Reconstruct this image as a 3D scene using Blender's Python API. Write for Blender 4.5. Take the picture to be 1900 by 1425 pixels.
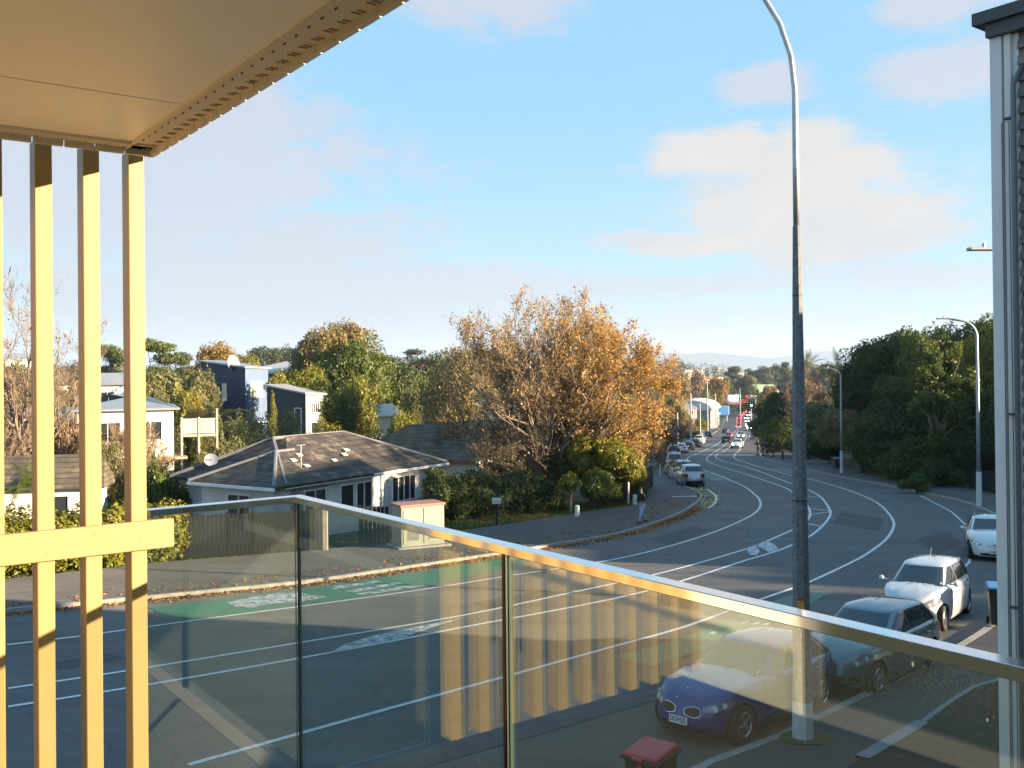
import bpy, bmesh, math, random
import numpy as np
from mathutils import Vector, Matrix
D = bpy.data; SC = bpy.context.scene; COL = SC.collection
for o in list(D.objects): D.objects.remove(o)
PI = math.pi
# ------------------------------------------------------------------ camera
F0 = 1790.; CX = 950.; CY = 676.2
cR = Vector((1, 0, -.0105)).normalized(); cF = Vector((0, 1, .007)).normalized()
cU = cR.cross(cF).normalized(); cR = cF.cross(cU).normalized()
cam = D.objects.new('camera', D.cameras.new('camera')); COL.objects.link(cam)
cam.data.sensor_width = 36; cam.data.lens = 36 * F0 / 1900; cam.data.shift_y = (CY - 712.5) / 1900
cam.data.clip_start = .05; cam.data.clip_end = 30000
cam.matrix_world = Matrix(((cR.x, cU.x, -cF.x, 0), (cR.y, cU.y, -cF.y, 0), (cR.z, cU.z, -cF.z, 0), (0, 0, 0, 1)))
SC.camera = cam
# ------------------------------------------------------------------ sun, sky, exposure
SUN_EL = math.radians(12.5); SUN_DIR = Vector((.953, -.304, 0)).normalized()
sun = D.lights.new('sun', 'SUN'); sun.energy = 5.0; sun.angle = math.radians(.5); sun.color = (1, .76, .50)
so = D.objects.new('sun', sun); COL.objects.link(so)
sv = Vector((SUN_DIR.x * math.cos(SUN_EL), SUN_DIR.y * math.cos(SUN_EL), math.sin(SUN_EL)))
so.rotation_euler = sv.to_track_quat('Z', 'Y').to_euler()
SC.view_settings.view_transform = 'Standard'; SC.view_settings.look = 'None'
SC.view_settings.exposure = 2.08; SC.view_settings.gamma = 1
W = D.worlds.new('World'); SC.world = W; W.use_nodes = True
nt = W.node_tree; nt.nodes.clear()
def N(t, ty, **k):
    n = t.nodes.new(ty)
    for a, b in k.items(): setattr(n, a, b)
    return n
def M2(t, op, a, b=None, c=None):
    n = N(t, 'ShaderNodeMath', operation=op)
    for i, v in enumerate((a, b, c)):
        if v is None: continue
        if isinstance(v, (int, float)): n.inputs[i].default_value = v
        else: t.links.new(v, n.inputs[i])
    return n.outputs[0]
def ramp(t, fac, stops):
    r = N(t, 'ShaderNodeValToRGB'); e = r.color_ramp.elements
    while len(e) < len(stops): e.new(.5)
    for i, (p, c) in enumerate(stops):
        e[i].position = p; e[i].color = (*c, 1) if len(c) == 3 else c
    t.links.new(fac, r.inputs[0]); return r.outputs[0]
def mixc(t, f, a, b, bt='MIX'):
    m = N(t, 'ShaderNodeMix', data_type='RGBA', blend_type=bt)
    for s, v in ((m.inputs[0], f), (m.inputs[6], a), (m.inputs[7], b)):
        if isinstance(v, (int, float)): s.default_value = v
        elif isinstance(v, tuple): s.default_value = (*v[:3], 1)
        else: t.links.new(v, s)
    return m.outputs[2]
sky = N(nt, 'ShaderNodeTexSky', sky_type='NISHITA', sun_disc=False)
sky.sun_elevation = SUN_EL; sky.sun_rotation = math.atan2(SUN_DIR.x, SUN_DIR.y)
sky.altitude = 50; sky.air_density = 1.0; sky.dust_density = .15; sky.ozone_density = 2.6
tc = N(nt, 'ShaderNodeTexCoord'); sep = N(nt, 'ShaderNodeSeparateXYZ'); nt.links.new(tc.outputs['Generated'], sep.inputs[0])
X, Y, Z = sep.outputs
az = M2(nt, 'ARCTAN2', X, Y); hl = M2(nt, 'SQRT', M2(nt, 'ADD', M2(nt, 'MULTIPLY', X, X), M2(nt, 'MULTIPLY', Y, Y)))
el = M2(nt, 'ARCTAN2', Z, hl)
cmb = N(nt, 'ShaderNodeCombineXYZ'); nt.links.new(az, cmb.inputs[0]); nt.links.new(M2(nt, 'MULTIPLY', el, 2.1), cmb.inputs[1])
def wn(scale, det, off, rough=.55):
    mp = N(nt, 'ShaderNodeMapping'); nt.links.new(cmb.outputs[0], mp.inputs[0]); mp.inputs['Location'].default_value = off
    n = N(nt, 'ShaderNodeTexNoise'); n.inputs['Scale'].default_value = scale; n.inputs['Detail'].default_value = det
    n.inputs['Roughness'].default_value = rough; nt.links.new(mp.outputs[0], n.inputs['Vector']); return n.outputs[0]
n1 = wn(5, 8, (3, 1, 0), .62); n2 = wn(16, 8, (0, 7, 2), .68)
def blob(a0, e0, ra, re):
    u = M2(nt, 'DIVIDE', M2(nt, 'SUBTRACT', az, a0), ra); v = M2(nt, 'DIVIDE', M2(nt, 'SUBTRACT', el, e0), re)
    r = M2(nt, 'SQRT', M2(nt, 'ADD', M2(nt, 'MULTIPLY', u, u), M2(nt, 'MULTIPLY', v, v)))
    return M2(nt, 'SUBTRACT', 1.0, r)
def mx(*a):
    r = a[0]
    for b in a[1:]: r = M2(nt, 'MAXIMUM', r, b)
    return r
def sst(v, lo, hi):
    m = N(nt, 'ShaderNodeMapRange', interpolation_type='SMOOTHSTEP'); nt.links.new(v, m.inputs[0])
    m.inputs[1].default_value = lo; m.inputs[2].default_value = hi; return m.outputs[0]
nz = M2(nt, 'ADD', M2(nt, 'MULTIPLY', M2(nt, 'SUBTRACT', n1, .5), 2.2), M2(nt, 'MULTIPLY', M2(nt, 'SUBTRACT', n2, .5), 1.9))
warm = mx(blob(.285, .165, .15, .058), blob(.22, .215, .11, .035), blob(.31, .21, .085, .05), blob(.17, .125, .11, .014), blob(.36, .13, .08, .03), blob(.30, .195, .11, .05), blob(.12, .135, .07, .010))
warm = sst(M2(nt, 'ADD', warm, M2(nt, 'MULTIPLY', nz, .95)), -.10, .62)
cool = mx(blob(-.36, .17, .25, .10), blob(-.20, .13, .16, .06), blob(-.28, .26, .10, .05), blob(-.1, .09, .3, .035), blob(.15, .085, .16, .012), blob(.0, .03, .75, .045), blob(-.35, .07, .3, .06), blob(.0, .37, .10, .04), blob(.42, .27, .08, .03), blob(.41, .335, .07, .03), blob(.27, .275, .05, .022), blob(.40, .085, .14, .016), blob(-1.3, .3, .6, .15), blob(1.5, .35, .7, .16), blob(2.6, .4, .5, .2), blob(-2.4, .3, .6, .14))
cool = sst(M2(nt, 'ADD', cool, M2(nt, 'MULTIPLY', nz, 1.15)), -.25, .55)
clear = ramp(nt, el, [(0.0, (.52, .74, .85)), (.10, (.42, .70, .88)), (.25, (.29, .62, .89)), (.9, (.22, .52, .84))])
clear = mixc(nt, 1.0, clear, (4.5, 4.5, 4.5), 'MULTIPLY')
skyc = mixc(nt, .85, sky.outputs[0], clear)
CLW = (3.3, 3.02, 2.8); CLC = (2.65, 2.68, 2.98)
c = mixc(nt, M2(nt, 'MULTIPLY', cool, .80), skyc, CLC)
shade = sst(M2(nt, 'ADD', wn(9, 6, (5, 5, 1)), M2(nt, 'MULTIPLY', M2(nt, 'SUBTRACT', .17, el), 1.6)), .35, .75)
c = mixc(nt, M2(nt, 'MULTIPLY', warm, .93), c, mixc(nt, shade, CLW, (2.7, 2.7, 2.8)))
bg = N(nt, 'ShaderNodeBackground'); nt.links.new(c, bg.inputs[0]); bg.inputs[1].default_value = .0605
wo = N(nt, 'ShaderNodeOutputWorld'); nt.links.new(bg.outputs[0], wo.inputs[0])

# ------------------------------------------------------------------ helpers
def softmin(y): return y if y < 340 else (340 + (1 - math.exp(-(y - 340) / 60.)) * 60)
def pz(y): return -5.5 - .045 * softmin(max(y, -60))     # the street's sloping plane
def ray(px, py): return cF + cR * ((px - CX) / F0) - cU * ((py - CY) / F0)
def gp(px, py):                                            # pixel of the survey photo -> point of the street plane
    d = ray(px, py); t = -5.5 / (d.z + .045 * d.y); p = d * t; return (p.x, p.y)
def at(px, py, y):                                         # point seen at a pixel, y metres ahead
    d = ray(px, py); p = d * (y / d.y); return p
def setp(o, label=None, cat=None, group=None, kind=None):
    if label: o['label'] = label
    if cat: o['category'] = cat
    if group: o['group'] = group
    if kind: o['kind'] = kind
    return o
def empty(name, loc, rz=0, label=None, cat=None, group=None):
    o = D.objects.new(name, None); COL.objects.link(o); o.location = loc; o.rotation_euler = (0, 0, rz)
    o.empty_display_size = .2; return setp(o, label, cat, group)
class MB:
    def __init__(s): s.v = []; s.f = []; s.m = []; s.mi = 0
    def add(s, vs, fs):
        b = len(s.v); s.v += [tuple(p) for p in vs]; s.f += [tuple(i + b for i in f) for f in fs]; s.m += [s.mi] * len(fs); return s
    def box(s, c, d, rz=0, M=None):
        x, y, z = d[0] / 2, d[1] / 2, d[2] / 2
        R = M or Matrix.Rotation(rz, 3, 'Z'); c = Vector(c)
        vs = [c + R @ Vector(p) for p in ((-x, -y, -z), (x, -y, -z), (x, y, -z), (-x, y, -z), (-x, -y, z), (x, -y, z), (x, y, z), (-x, y, z))]
        return s.add(vs, [(0, 3, 2, 1), (4, 5, 6, 7), (0, 1, 5, 4), (1, 2, 6, 5), (2, 3, 7, 6), (3, 0, 4, 7)])
    def tube(s, pts, rad, n=8, cap=True):
        pts = [Vector(p) for p in pts]; b = len(s.v); up = None
        if isinstance(rad, (int, float)): rad = [rad] * len(pts)
        for i, p in enumerate(pts):
            t = (pts[min(i + 1, len(pts) - 1)] - pts[max(i - 1, 0)]).normalized()
            if up is None: up = Vector((0, 0, 1)) if abs(t.z) < .9 else Vector((1, 0, 0))
            a = t.cross(up).normalized(); up = a.cross(t).normalized()
            for k in range(n):
                th = 2 * PI * k / n; s.v.append(tuple(p + (a * math.cos(th) + up * math.sin(th)) * rad[i]))
        for i in range(len(pts) - 1):
            for k in range(n):
                q = b + i * n; s.f.append((q + k, q + (k + 1) % n, q + n + (k + 1) % n, q + n + k)); s.m.append(s.mi)
        if cap:
            s.f.append(tuple(b + k for k in range(n))[::-1]); s.f.append(tuple(b + (len(pts) - 1) * n + k for k in range(n))); s.m += [s.mi] * 2
        return s
    def prism(s, poly, z0, z1):                            # poly list of (x,y); z functions or numbers
        n = len(poly); g = lambda z, p: z(p) if callable(z) else z
        vs = [(p[0], p[1], g(z0, p)) for p in poly] + [(p[0], p[1], g(z1, p)) for p in poly]
        return s.add(vs, [tuple(range(n))[::-1], tuple(range(n, 2 * n))] + [(i, (i + 1) % n, n + (i + 1) % n, n + i) for i in range(n)])
    def build(s, name, mats, parent=None, smooth=False, loc=None, auto=None):
        me = D.meshes.new(name); me.from_pydata(s.v, [], s.f)
        if not isinstance(mats, (list, tuple)): mats = [mats]
        for m in mats: me.materials.append(m)
        if len(mats) > 1: me.polygons.foreach_set('material_index', s.m)
        if smooth or auto: me.polygons.foreach_set('use_smooth', [True] * len(me.polygons))
        if auto: me.set_sharp_from_angle(angle=math.radians(auto))
        me.update(); o = D.objects.new(name, me); COL.objects.link(o)
        if parent: o.parent = parent
        if loc: o.location = loc
        return o
def fixn(o):
    bm = bmesh.new(); bm.from_mesh(o.data); bmesh.ops.recalc_face_normals(bm, faces=bm.faces); bm.to_mesh(o.data); bm.free(); return o
def bev(o, w=.01, seg=2):
    m = o.modifiers.new('b', 'BEVEL'); m.width = w; m.segments = seg; m.limit_method = 'ANGLE'; return o
# ------------------------------------------------------------------ materials
MC = {}
def mat(name, col, rough=.6, metal=0, var=0, vs=3., bump=0, bs=20., spec=None, emit=None, coat=0, col2=None, rvar=0):
    if name in MC: return MC[name]
    m = D.materials.new(name); m.use_nodes = True; t = m.node_tree; b = t.nodes['Principled BSDF']
    b.inputs['Base Color'].default_value = (*col, 1); b.inputs['Roughness'].default_value = rough; b.inputs['Metallic'].default_value = metal
    if spec is not None: b.inputs['Specular IOR Level'].default_value = spec
    if coat: b.inputs['Coat Weight'].default_value = coat; b.inputs['Coat Roughness'].default_value = .04
    if emit: b.inputs['Emission Color'].default_value = (*emit[:3], 1); b.inputs['Emission Strength'].default_value = emit[3]
    tcn = N(t, 'ShaderNodeTexCoord')
    if var or col2:
        n = N(t, 'ShaderNodeTexNoise'); n.inputs['Scale'].default_value = vs; n.inputs['Detail'].default_value = 6; n.inputs['Roughness'].default_value = .65
        t.links.new(tcn.outputs['Object'], n.inputs['Vector'])
        c2 = col2 or tuple(x * (1 - var) for x in col); c1 = col if col2 else tuple(min(1, x * (1 + var)) for x in col)
        t.links.new(ramp(t, n.outputs[0], [(.35, c2), (.65, c1)]), b.inputs['Base Color'])
        if rvar:
            mr = N(t, 'ShaderNodeMapRange'); t.links.new(n.outputs[0], mr.inputs[0]); mr.inputs[3].default_value = rough - rvar; mr.inputs[4].default_value = rough + rvar
            t.links.new(mr.outputs[0], b.inputs['Roughness'])
    if bump:
        n = N(t, 'ShaderNodeTexNoise'); n.inputs['Scale'].default_value = bs; n.inputs['Detail'].default_value = 4
        t.links.new(tcn.outputs['Object'], n.inputs['Vector'])
        bp = N(t, 'ShaderNodeBump'); bp.inputs['Strength'].default_value = bump; bp.inputs['Distance'].default_value = .02
        t.links.new(n.outputs[0], bp.inputs['Height']); t.links.new(bp.outputs[0], b.inputs['Normal'])
    MC[name] = m; return m
def leafmat(name, c1, c2, c3=None, trans=.35):
    m = D.materials.new(name); m.use_nodes = True; t = m.node_tree; t.nodes.clear()
    g = N(t, 'ShaderNodeNewGeometry'); tcn = N(t, 'ShaderNodeTexCoord')
    n = N(t, 'ShaderNodeTexNoise'); n.inputs['Scale'].default_value = .55; n.inputs['Detail'].default_value = 3; t.links.new(tcn.outputs['Object'], n.inputs['Vector'])
    a = M2(t, 'ADD', M2(t, 'MULTIPLY', g.outputs['Random Per Island'], .55), M2(t, 'MULTIPLY', M2(t, 'SUBTRACT', n.outputs[0], .25), .9))
    cc = ramp(t, a, [(.15, c1), (.6, c2), (.95, c3 or c2)])
    d = N(t, 'ShaderNodeBsdfDiffuse'); tr = N(t, 'ShaderNodeBsdfTranslucent'); gl = N(t, 'ShaderNodeBsdfGlossy'); gl.inputs['Roughness'].default_value = .45
    gl.inputs[0].default_value = (.35, .35, .33, 1)
    t.links.new(cc, d.inputs[0]); t.links.new(cc, tr.inputs[0])
    mx1 = N(t, 'ShaderNodeMixShader'); mx1.inputs[0].default_value = trans; t.links.new(d.outputs[0], mx1.inputs[1]); t.links.new(tr.outputs[0], mx1.inputs[2])
    mx2 = N(t, 'ShaderNodeMixShader'); mx2.inputs[0].default_value = .05; t.links.new(mx1.outputs[0], mx2.inputs[1]); t.links.new(gl.outputs[0], mx2.inputs[2])
    o = N(t, 'ShaderNodeOutputMaterial'); t.links.new(mx2.outputs[0], o.inputs[0]); return m
def asphalt(name, c1, c2, patch=None):
    m = D.materials.new(name); m.use_nodes = True; t = m.node_tree; b = t.nodes['Principled BSDF']
    tcn = N(t, 'ShaderNodeTexCoord'); P = tcn.outputs['Object']
    def nn(s, d, mp=None):
        n = N(t, 'ShaderNodeTexNoise'); n.inputs['Scale'].default_value = s; n.inputs['Detail'].default_value = d; n.inputs['Roughness'].default_value = .6
        if mp:
            q = N(t, 'ShaderNodeMapping'); q.inputs['Rotation'].default_value = (0, 0, mp[0]); q.inputs['Scale'].default_value = mp[1]; t.links.new(P, q.inputs[0]); t.links.new(q.outputs[0], n.inputs['Vector'])
        else: t.links.new(P, n.inputs['Vector'])
        return n.outputs[0]
    big = nn(.35, 5); streak = nn(1.0, 4, (-math.radians(38), (.08, 1.3, 1))); fine = nn(55, 2)
    f = M2(t, 'ADD', M2(t, 'MULTIPLY', big, .5), M2(t, 'ADD', M2(t, 'MULTIPLY', streak, .5), M2(t, 'MULTIPLY', M2(t, 'SUBTRACT', fine, .5), .5)))
    cc = ramp(t, f, [(.33, c1), (.66, c2)]); t.links.new(cc, b.inputs['Base Color'])
    vo = N(t, 'ShaderNodeTexVoronoi', feature='DISTANCE_TO_EDGE'); vo.inputs['Scale'].default_value = .22
    q = N(t, 'ShaderNodeMapping'); t.links.new(P, q.inputs[0]); ww = N(t, 'ShaderNodeTexNoise'); ww.inputs['Scale'].default_value = 1.2; t.links.new(P, ww.inputs['Vector'])
    wm = mixc(t, .35, q.outputs[0], ww.outputs['Color'], 'LINEAR_LIGHT'); t.links.new(wm, vo.inputs['Vector'])
    crack = ramp(t, vo.outputs[0], [(0.0, (.55, .55, .55)), (.012, (1, 1, 1))])
    t.links.new(mixc(t, .6, cc, crack, 'MULTIPLY'), b.inputs['Base Color'])
    b.inputs['Roughness'].default_value = .72; b.inputs['Diffuse Roughness'].default_value = 1; b.inputs['Specular IOR Level'].default_value = .35
    bp = N(t, 'ShaderNodeBump'); bp.inputs['Strength'].default_value = .8; bp.inputs['Distance'].default_value = .012; t.links.new(fine, bp.inputs['Height']); t.links.new(bp.outputs[0], b.inputs['Normal'])
    return m
def worn(name, col, under, lo=.42, hi=.5, scale=9, rough=.6):
    """paint worn through to the asphalt"""
    m = D.materials.new(name); m.use_nodes = True; t = m.node_tree; b = t.nodes['Principled BSDF']
    tcn = N(t, 'ShaderNodeTexCoord'); n = N(t, 'ShaderNodeTexNoise'); n.inputs['Scale'].default_value = scale; n.inputs['Detail'].default_value = 8; n.inputs['Roughness'].default_value = .75
    t.links.new(tcn.outputs['Object'], n.inputs['Vector'])
    t.links.new(ramp(t, n.outputs[0], [(lo, under), (hi, col)]), b.inputs['Base Color']); b.inputs['Roughness'].default_value = rough; return m
A_ROAD = asphalt('road_asphalt', (.066, .068, .070), (.125, .124, .122))
A_PATH = asphalt('path_asphalt', (.060, .058, .056), (.105, .10, .095))
A_BAY = asphalt('bay_paving', (.085, .078, .068), (.14, .13, .112))
WHITE = worn('worn_white_line', (.62, .64, .66), (.22, .23, .25), .36, .47)
WHITE2 = worn('faded_white_patch', (.55, .56, .58), (.10, .11, .12), .42, .56, 5)
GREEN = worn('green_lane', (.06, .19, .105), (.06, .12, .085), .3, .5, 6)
GREEN2 = worn('green_worn', (.04, .15, .10), (.045, .07, .065), .42, .62, 4)
KERB = mat('kerb_concrete', (.27, .255, .235), .85, var=.25, vs=4, bump=.3)
GRASS = mat('grass', (.075, .105, .028), .95, col2=(.035, .06, .015), vs=3, bump=.8, bs=30)
LAND = mat('land', (.060, .075, .030), .95, col2=(.035, .04, .02), vs=.12, bump=.6, bs=2)
WHITEP = mat('white_paint', (.74, .74, .72), .5, var=.05, vs=2)
BLACKM = mat('black', (.012, .012, .013), .5)
RUB = mat('rubber', (.018, .018, .02), .8)
GLS = mat('window_glass', (.03, .035, .04), .06, spec=.8)
DARKTR = mat('dark_trim', (.02, .021, .023), .45)
CHROME = mat('chrome', (.78, .78, .79), .08, metal=1)
STEEL = mat('galvanised_steel', (.42, .44, .46), .45, metal=.6, var=.15, vs=6)
CONC = mat('pole_concrete', (.165, .175, .18), .8, var=.35, vs=18, bump=.5, bs=60)
BARK = mat('bark', (.085, .066, .05), .9, var=.4, vs=5, bump=.8, bs=14)
BARKP = mat('pale_bark', (.20, .155, .115), .85, var=.35, vs=5, bump=.6, bs=14)
LEAFL = mat('leaf_litter', (.34, .15, .055), .9, col2=(.09, .06, .04), vs=14, bump=1, bs=30)
LITTER = leafmat('fallen_leaves', (.14, .06, .025), (.38, .17, .055), (.55, .32, .10), .2)
# ------------------------------------------------------------------ land
def interp(tab, y):
    if y <= tab[0][0]: a, b = tab[0], tab[1]
    elif y >= tab[-1][0]: a, b = tab[-2], tab[-1]
    else:
        for i in range(len(tab) - 1):
            if tab[i][0] <= y <= tab[i + 1][0]: a, b = tab[i], tab[i + 1]; break
    return a[1] + (b[1] - a[1]) * (y - a[0]) / (b[0] - a[0])
TL = [(8, -41.5), (27.4, -14.6), (29.5, -10.8), (31.7, -7.0), (33.7, -4.8), (36.3, -2.1), (41.9, 3.4), (45.2, 5.7), (51.1, 8.6), (56.6, 10.6), (61, 11.9), (66, 12.7), (75, 12.9), (97, 15.0), (122, 18.6), (147, 25.3), (175, 33.), (273, 57.5), (445, 98.), (722, 176.), (1500, 386)]
TR = [(-30, -38), (15, 2.95), (16.2, 4.38), (24.4, 12.0), (34, 18.3), (45.8, 23.3), (52.8, 25.6), (58.9, 26.7), (69, 27.1), (79.5, 27.0), (89, 27.5), (111, 29.2), (127, 32.5), (147, 38.8), (175, 47.5), (273, 73), (445, 114.), (722, 192.), (1500, 402)]
xL = lambda y: interp(TL, y)
xR = lambda y: interp(TR, y)
TO = [(18, -30.5), (31.2, -10.3)] + [] # placeholder replaced below
_o = [gp(*p) for p in ((0, 1082), (324, 1046), (560, 1029), (720, 1024))] + [gp(*p) for p in ((850, 990), (960, 975), (1060, 958), (1130, 946), (1182, 940))]
TO = [(8, -46)] + sorted((y, x) for x, y in _o) + [(62, 8.3), (80, 8.2), (97, 10.5), (122, 14.2), (147, 21.), (175, 29), (273, 53), (445, 93), (1500, 380)]
xO = lambda y: interp(TO, y)
def ridge(x, y): return 0
def gz(x, y):
    z = pz(y)
    dl = xO(y) - x
    if dl > 0:
        k = min(1, dl / 30)
        z -= 1.5 * k * (3 - 2 * k) * k if y < 160 else 1.5 * k * k
        if y > 60:
            a = min(1, (y - 60) / 260.); b = min(1, max(0, dl - 10) / 60.); z += a * b * (14.5 + 5 * math.sin(x * .011 + 1))
    dr = x - xR(y) - 4
    if dr > 0: z += min(dr * .12, 2.8) * min(1, max(0, (y - 40) / 20)) + (min(dr, 60) - min(dr, 20)) * .12 * min(1, max(0, y / 40))
    return z
ys = [-60, -40, -20, 0, 8, 12, 16, 20, 24, 27.4] + list(np.arange(29.5, 70, 2.)) + list(np.arange(70, 180, 5)) + list(np.arange(180, 460, 15)) + [480, 520, 580, 660, 760, 900, 1100, 1500, 2200, 3400, 5000]
us = np.concatenate([-np.geomspace(300, 8, 18), np.linspace(-6, 6, 13), np.geomspace(8, 300, 18)])
mb = MB(); nx = 0; rows = []
for y in ys:
    sc = max(1, y / 60.)
    a, b, o_ = xL(y), xR(y), xO(y)
    xs = [min(o_, a) - d * sc for d in (420, 300, 210, 150, 110, 80, 60, 45, 34, 25, 18, 12, 8, 5, 2.5, 1)] + [min(o_, a) - .3, a + .5] + [a + (b - a) * .5, b - .5, b + 3.9] + [b + 4 + d * sc for d in (2, 5, 8, 12, 17, 24, 34, 48, 66, 90, 130, 190, 280, 400)]
    rows.append(xs); nx = len(xs)
    for x in xs:
        inn = (xO(y) - .25 < x < b + 3.95)
        mb.v.append((x, y, gz(x, y) - (.12 if inn else .03)))
for j in range(len(ys) - 1):
    for i in range(nx - 1):
        q = j * nx + i; mb.f.append((q, q + 1, q + nx + 1, q + nx)); mb.m.append(0)
land = setp(mb.build('ground', LAND, smooth=True), kind='structure')
# road ribbon
def ribbon(name, fl, fr, y0, y1, dz, m, kind='structure', n=3):
    Ys = sorted(set([y for y, _ in TL + TR if y0 < y < y1] + [y0, y1] + [y for y in np.geomspace(max(y0, 10) + 1, y1 - .5, 40)]))
    b = MB()
    for y in Ys:
        for k in range(n + 1):
            l, r = fl(y), fr(y); b.v.append((l + (r - l) * k / n, y, pz(y) + dz))
    for j in range(len(Ys) - 1):
        for i in range(n):
            q = j * (n + 1) + i; b.f.append((q, q + 1, q + n + 2, q + n + 1)); b.m.append(0)
    return setp(b.build(name, m), kind=kind)
ribbon('road', lambda y: xL(y) - .02, lambda y: xR(y) + .02, -25, 1200, 0, A_ROAD)
ribbon('pavement', xO, lambda y: xL(y) - .18, -5, 440, .12, A_PATH)
ribbon('pavement', lambda y: xR(y) + .18, lambda y: xR(y) + 4., -20, 440, .12, A_PATH)
def arr(pts): return [Vector((p[0], p[1], 0)) for p in pts]
def dens(pts, step=1.5):
    o = []
    P = arr(pts)
    # Catmull-Rom through the surveyed points
    for i in range(len(P) - 1):
        a, b = P[i], P[i + 1]; p0 = P[max(i - 1, 0)]; p3 = P[min(i + 2, len(P) - 1)]
        n = max(1, int((b - a).length / step))
        for k in range(n):
            t = k / n; o.append(.5 * ((2 * a) + (b - p0) * t + (2 * p0 - 5 * a + 4 * b - p3) * t * t + (3 * a - p0 - 3 * b + p3) * t ** 3))
    o.append(P[-1]); return o
def strip(mb, pts, w, dz, step=1.2, th=0, off=0):
    P = dens(pts, step); n = len(P); b = len(mb.v)
    for i, p in enumerate(P):
        t = (P[min(i + 1, n - 1)] - P[max(i - 1, 0)]).normalized(); s = Vector((-t.y, t.x, 0)); q = p + s * off
        for sg in (-1, 1):
            r = q + s * sg * w / 2
            mb.v.append((r.x, r.y, pz(r.y) + dz))
            if th: mb.v.append((r.x, r.y, pz(r.y) + dz - th))
    k = 4 if th else 2
    for i in range(n - 1):
        q = b + i * k
        if th: fs = [(q, q + 2, q + 6, q + 4)[::-1], (q, q + 1, q + 5, q + 4), (q + 2, q + 3, q + 7, q + 6)[::-1]]
        else: fs = [(q, q + 1, q + 3, q + 2)[::-1]]
        mb.f += fs; mb.m += [mb.mi] * len(fs)
    return mb
KL = [(xL(y), y) for y in list(np.arange(14, 28, 4)) + [y for y, _ in TL if 27 < y < 500]]
KR = [(xR(y), y) for y in [2, 8] + [y for y, _ in TR if 14 < y < 500]]
m_ = MB(); strip(m_, KL, .17, .125, th=.3, off=.09); setp(m_.build('kerb', KERB), kind='structure')
m_ = MB(); strip(m_, KR, .17, .125, th=.3, off=-.09); setp(m_.build('kerb', KERB), kind='structure')
# bay paving by the near kerb, concrete channel
bay = [(-10, 8), (-1.4, 15.1), (2.6, 18.4), (8, 23.0), (11.2, 25.2), (11.95, 24.45), (4.35, 16.25), (2.93, 15.05), (-4.6, 8)]
b_ = MB(); zz = lambda k: (lambda p: pz(p[1]) + k)
b_.add([(x, y, pz(y) + .006) for x, y in bay], [tuple(range(len(bay)))[::-1]]); setp(b_.build('parking_bay', A_BAY), kind='structure')
m_ = MB(); strip(m_, [(-10, 8), (-1.4, 15.1), (2.6, 18.4), (8, 23.0)], .35, .011, off=.2); setp(m_.build('gutter', mat('gutter', (.045, .05, .055), .7, var=.3, vs=3)), kind='structure')
# ------------------------------------------------------------------ markings
pB = [(13, 1197), (149, 1181), (356, 1152), (540, 1128), (766, 1097), (950, 1068), (1136, 1039), (1246, 1012.6), (1324, 988), (1378, 965), (1402, 951), (1411, 938), (1408, 925), (1397, 915), (1383, 904), (1359, 893), (1334, 882), (1298, 869.5), (1279, 860), (1275, 854), (1279.5, 847), (1298, 840), (1334, 822), (1342, 811)]
pC1 = [(15, 1278), (228, 1246.5), (550, 1194), (850, 1144), (1060, 1100), (1237, 1061), (1387, 1018), (1450, 992.6), (1480, 978), (1500, 963), (1503, 950), (1494, 934), (1467, 911), (1445, 901), (1384, 880), (1358, 872.5), (1335, 865), (1317, 858), (1311, 852), (1317, 845), (1339, 830), (1354, 816.5), (1364, 801), (1370, 790)]
pC2 = [(15, 1312), (276, 1271), (550, 1223), (734, 1189), (850, 1166), (1077, 1124), (1196, 1098), (1292, 1070), (1387, 1039), (1444, 1022), (1500, 996.7), (1526, 976), (1540, 957), (1538, 943), (1521, 921), (1490, 905), (1445, 889), (1415, 877), (1382, 866), (1346, 857), (1333, 852), (1328, 847.5), (1331, 843), (1354, 829), (1366, 807), (1371.5, 793)]
pD = [(350, 1420), (727, 1314), (938, 1256), (1150, 1197), (1266, 1165), (1374, 1126), (1439, 1103), (1500, 1081), (1567, 1050), (1607, 1029), (1643, 1002), (1657, 981), (1658, 969), (1648, 952), (1624, 931), (1583, 913), (1543, 900), (1498, 888), (1464, 881), (1400, 864), (1386, 859), (1368, 853), (1362, 848), (1364, 843), (1374, 832), (1386, 808)]
pE = [(1600, 1150), (1720, 1090), (1786, 1056), (1798, 1044), (1803, 1015), (1799, 983), (1786, 969), (1765, 950), (1739, 936), (1708, 920)]
pA = [(1312, 908), (1326, 918), (1329, 928), (1325, 936), (1313, 943)]
lm = MB()
for p, w in ((pB, .13), (pC1, .13), (pC2, .13), (pD, .13), (pE, .10), (pA, .16)): strip(lm, [gp(*q) for q in p], w, .012, 1.0)
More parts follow.
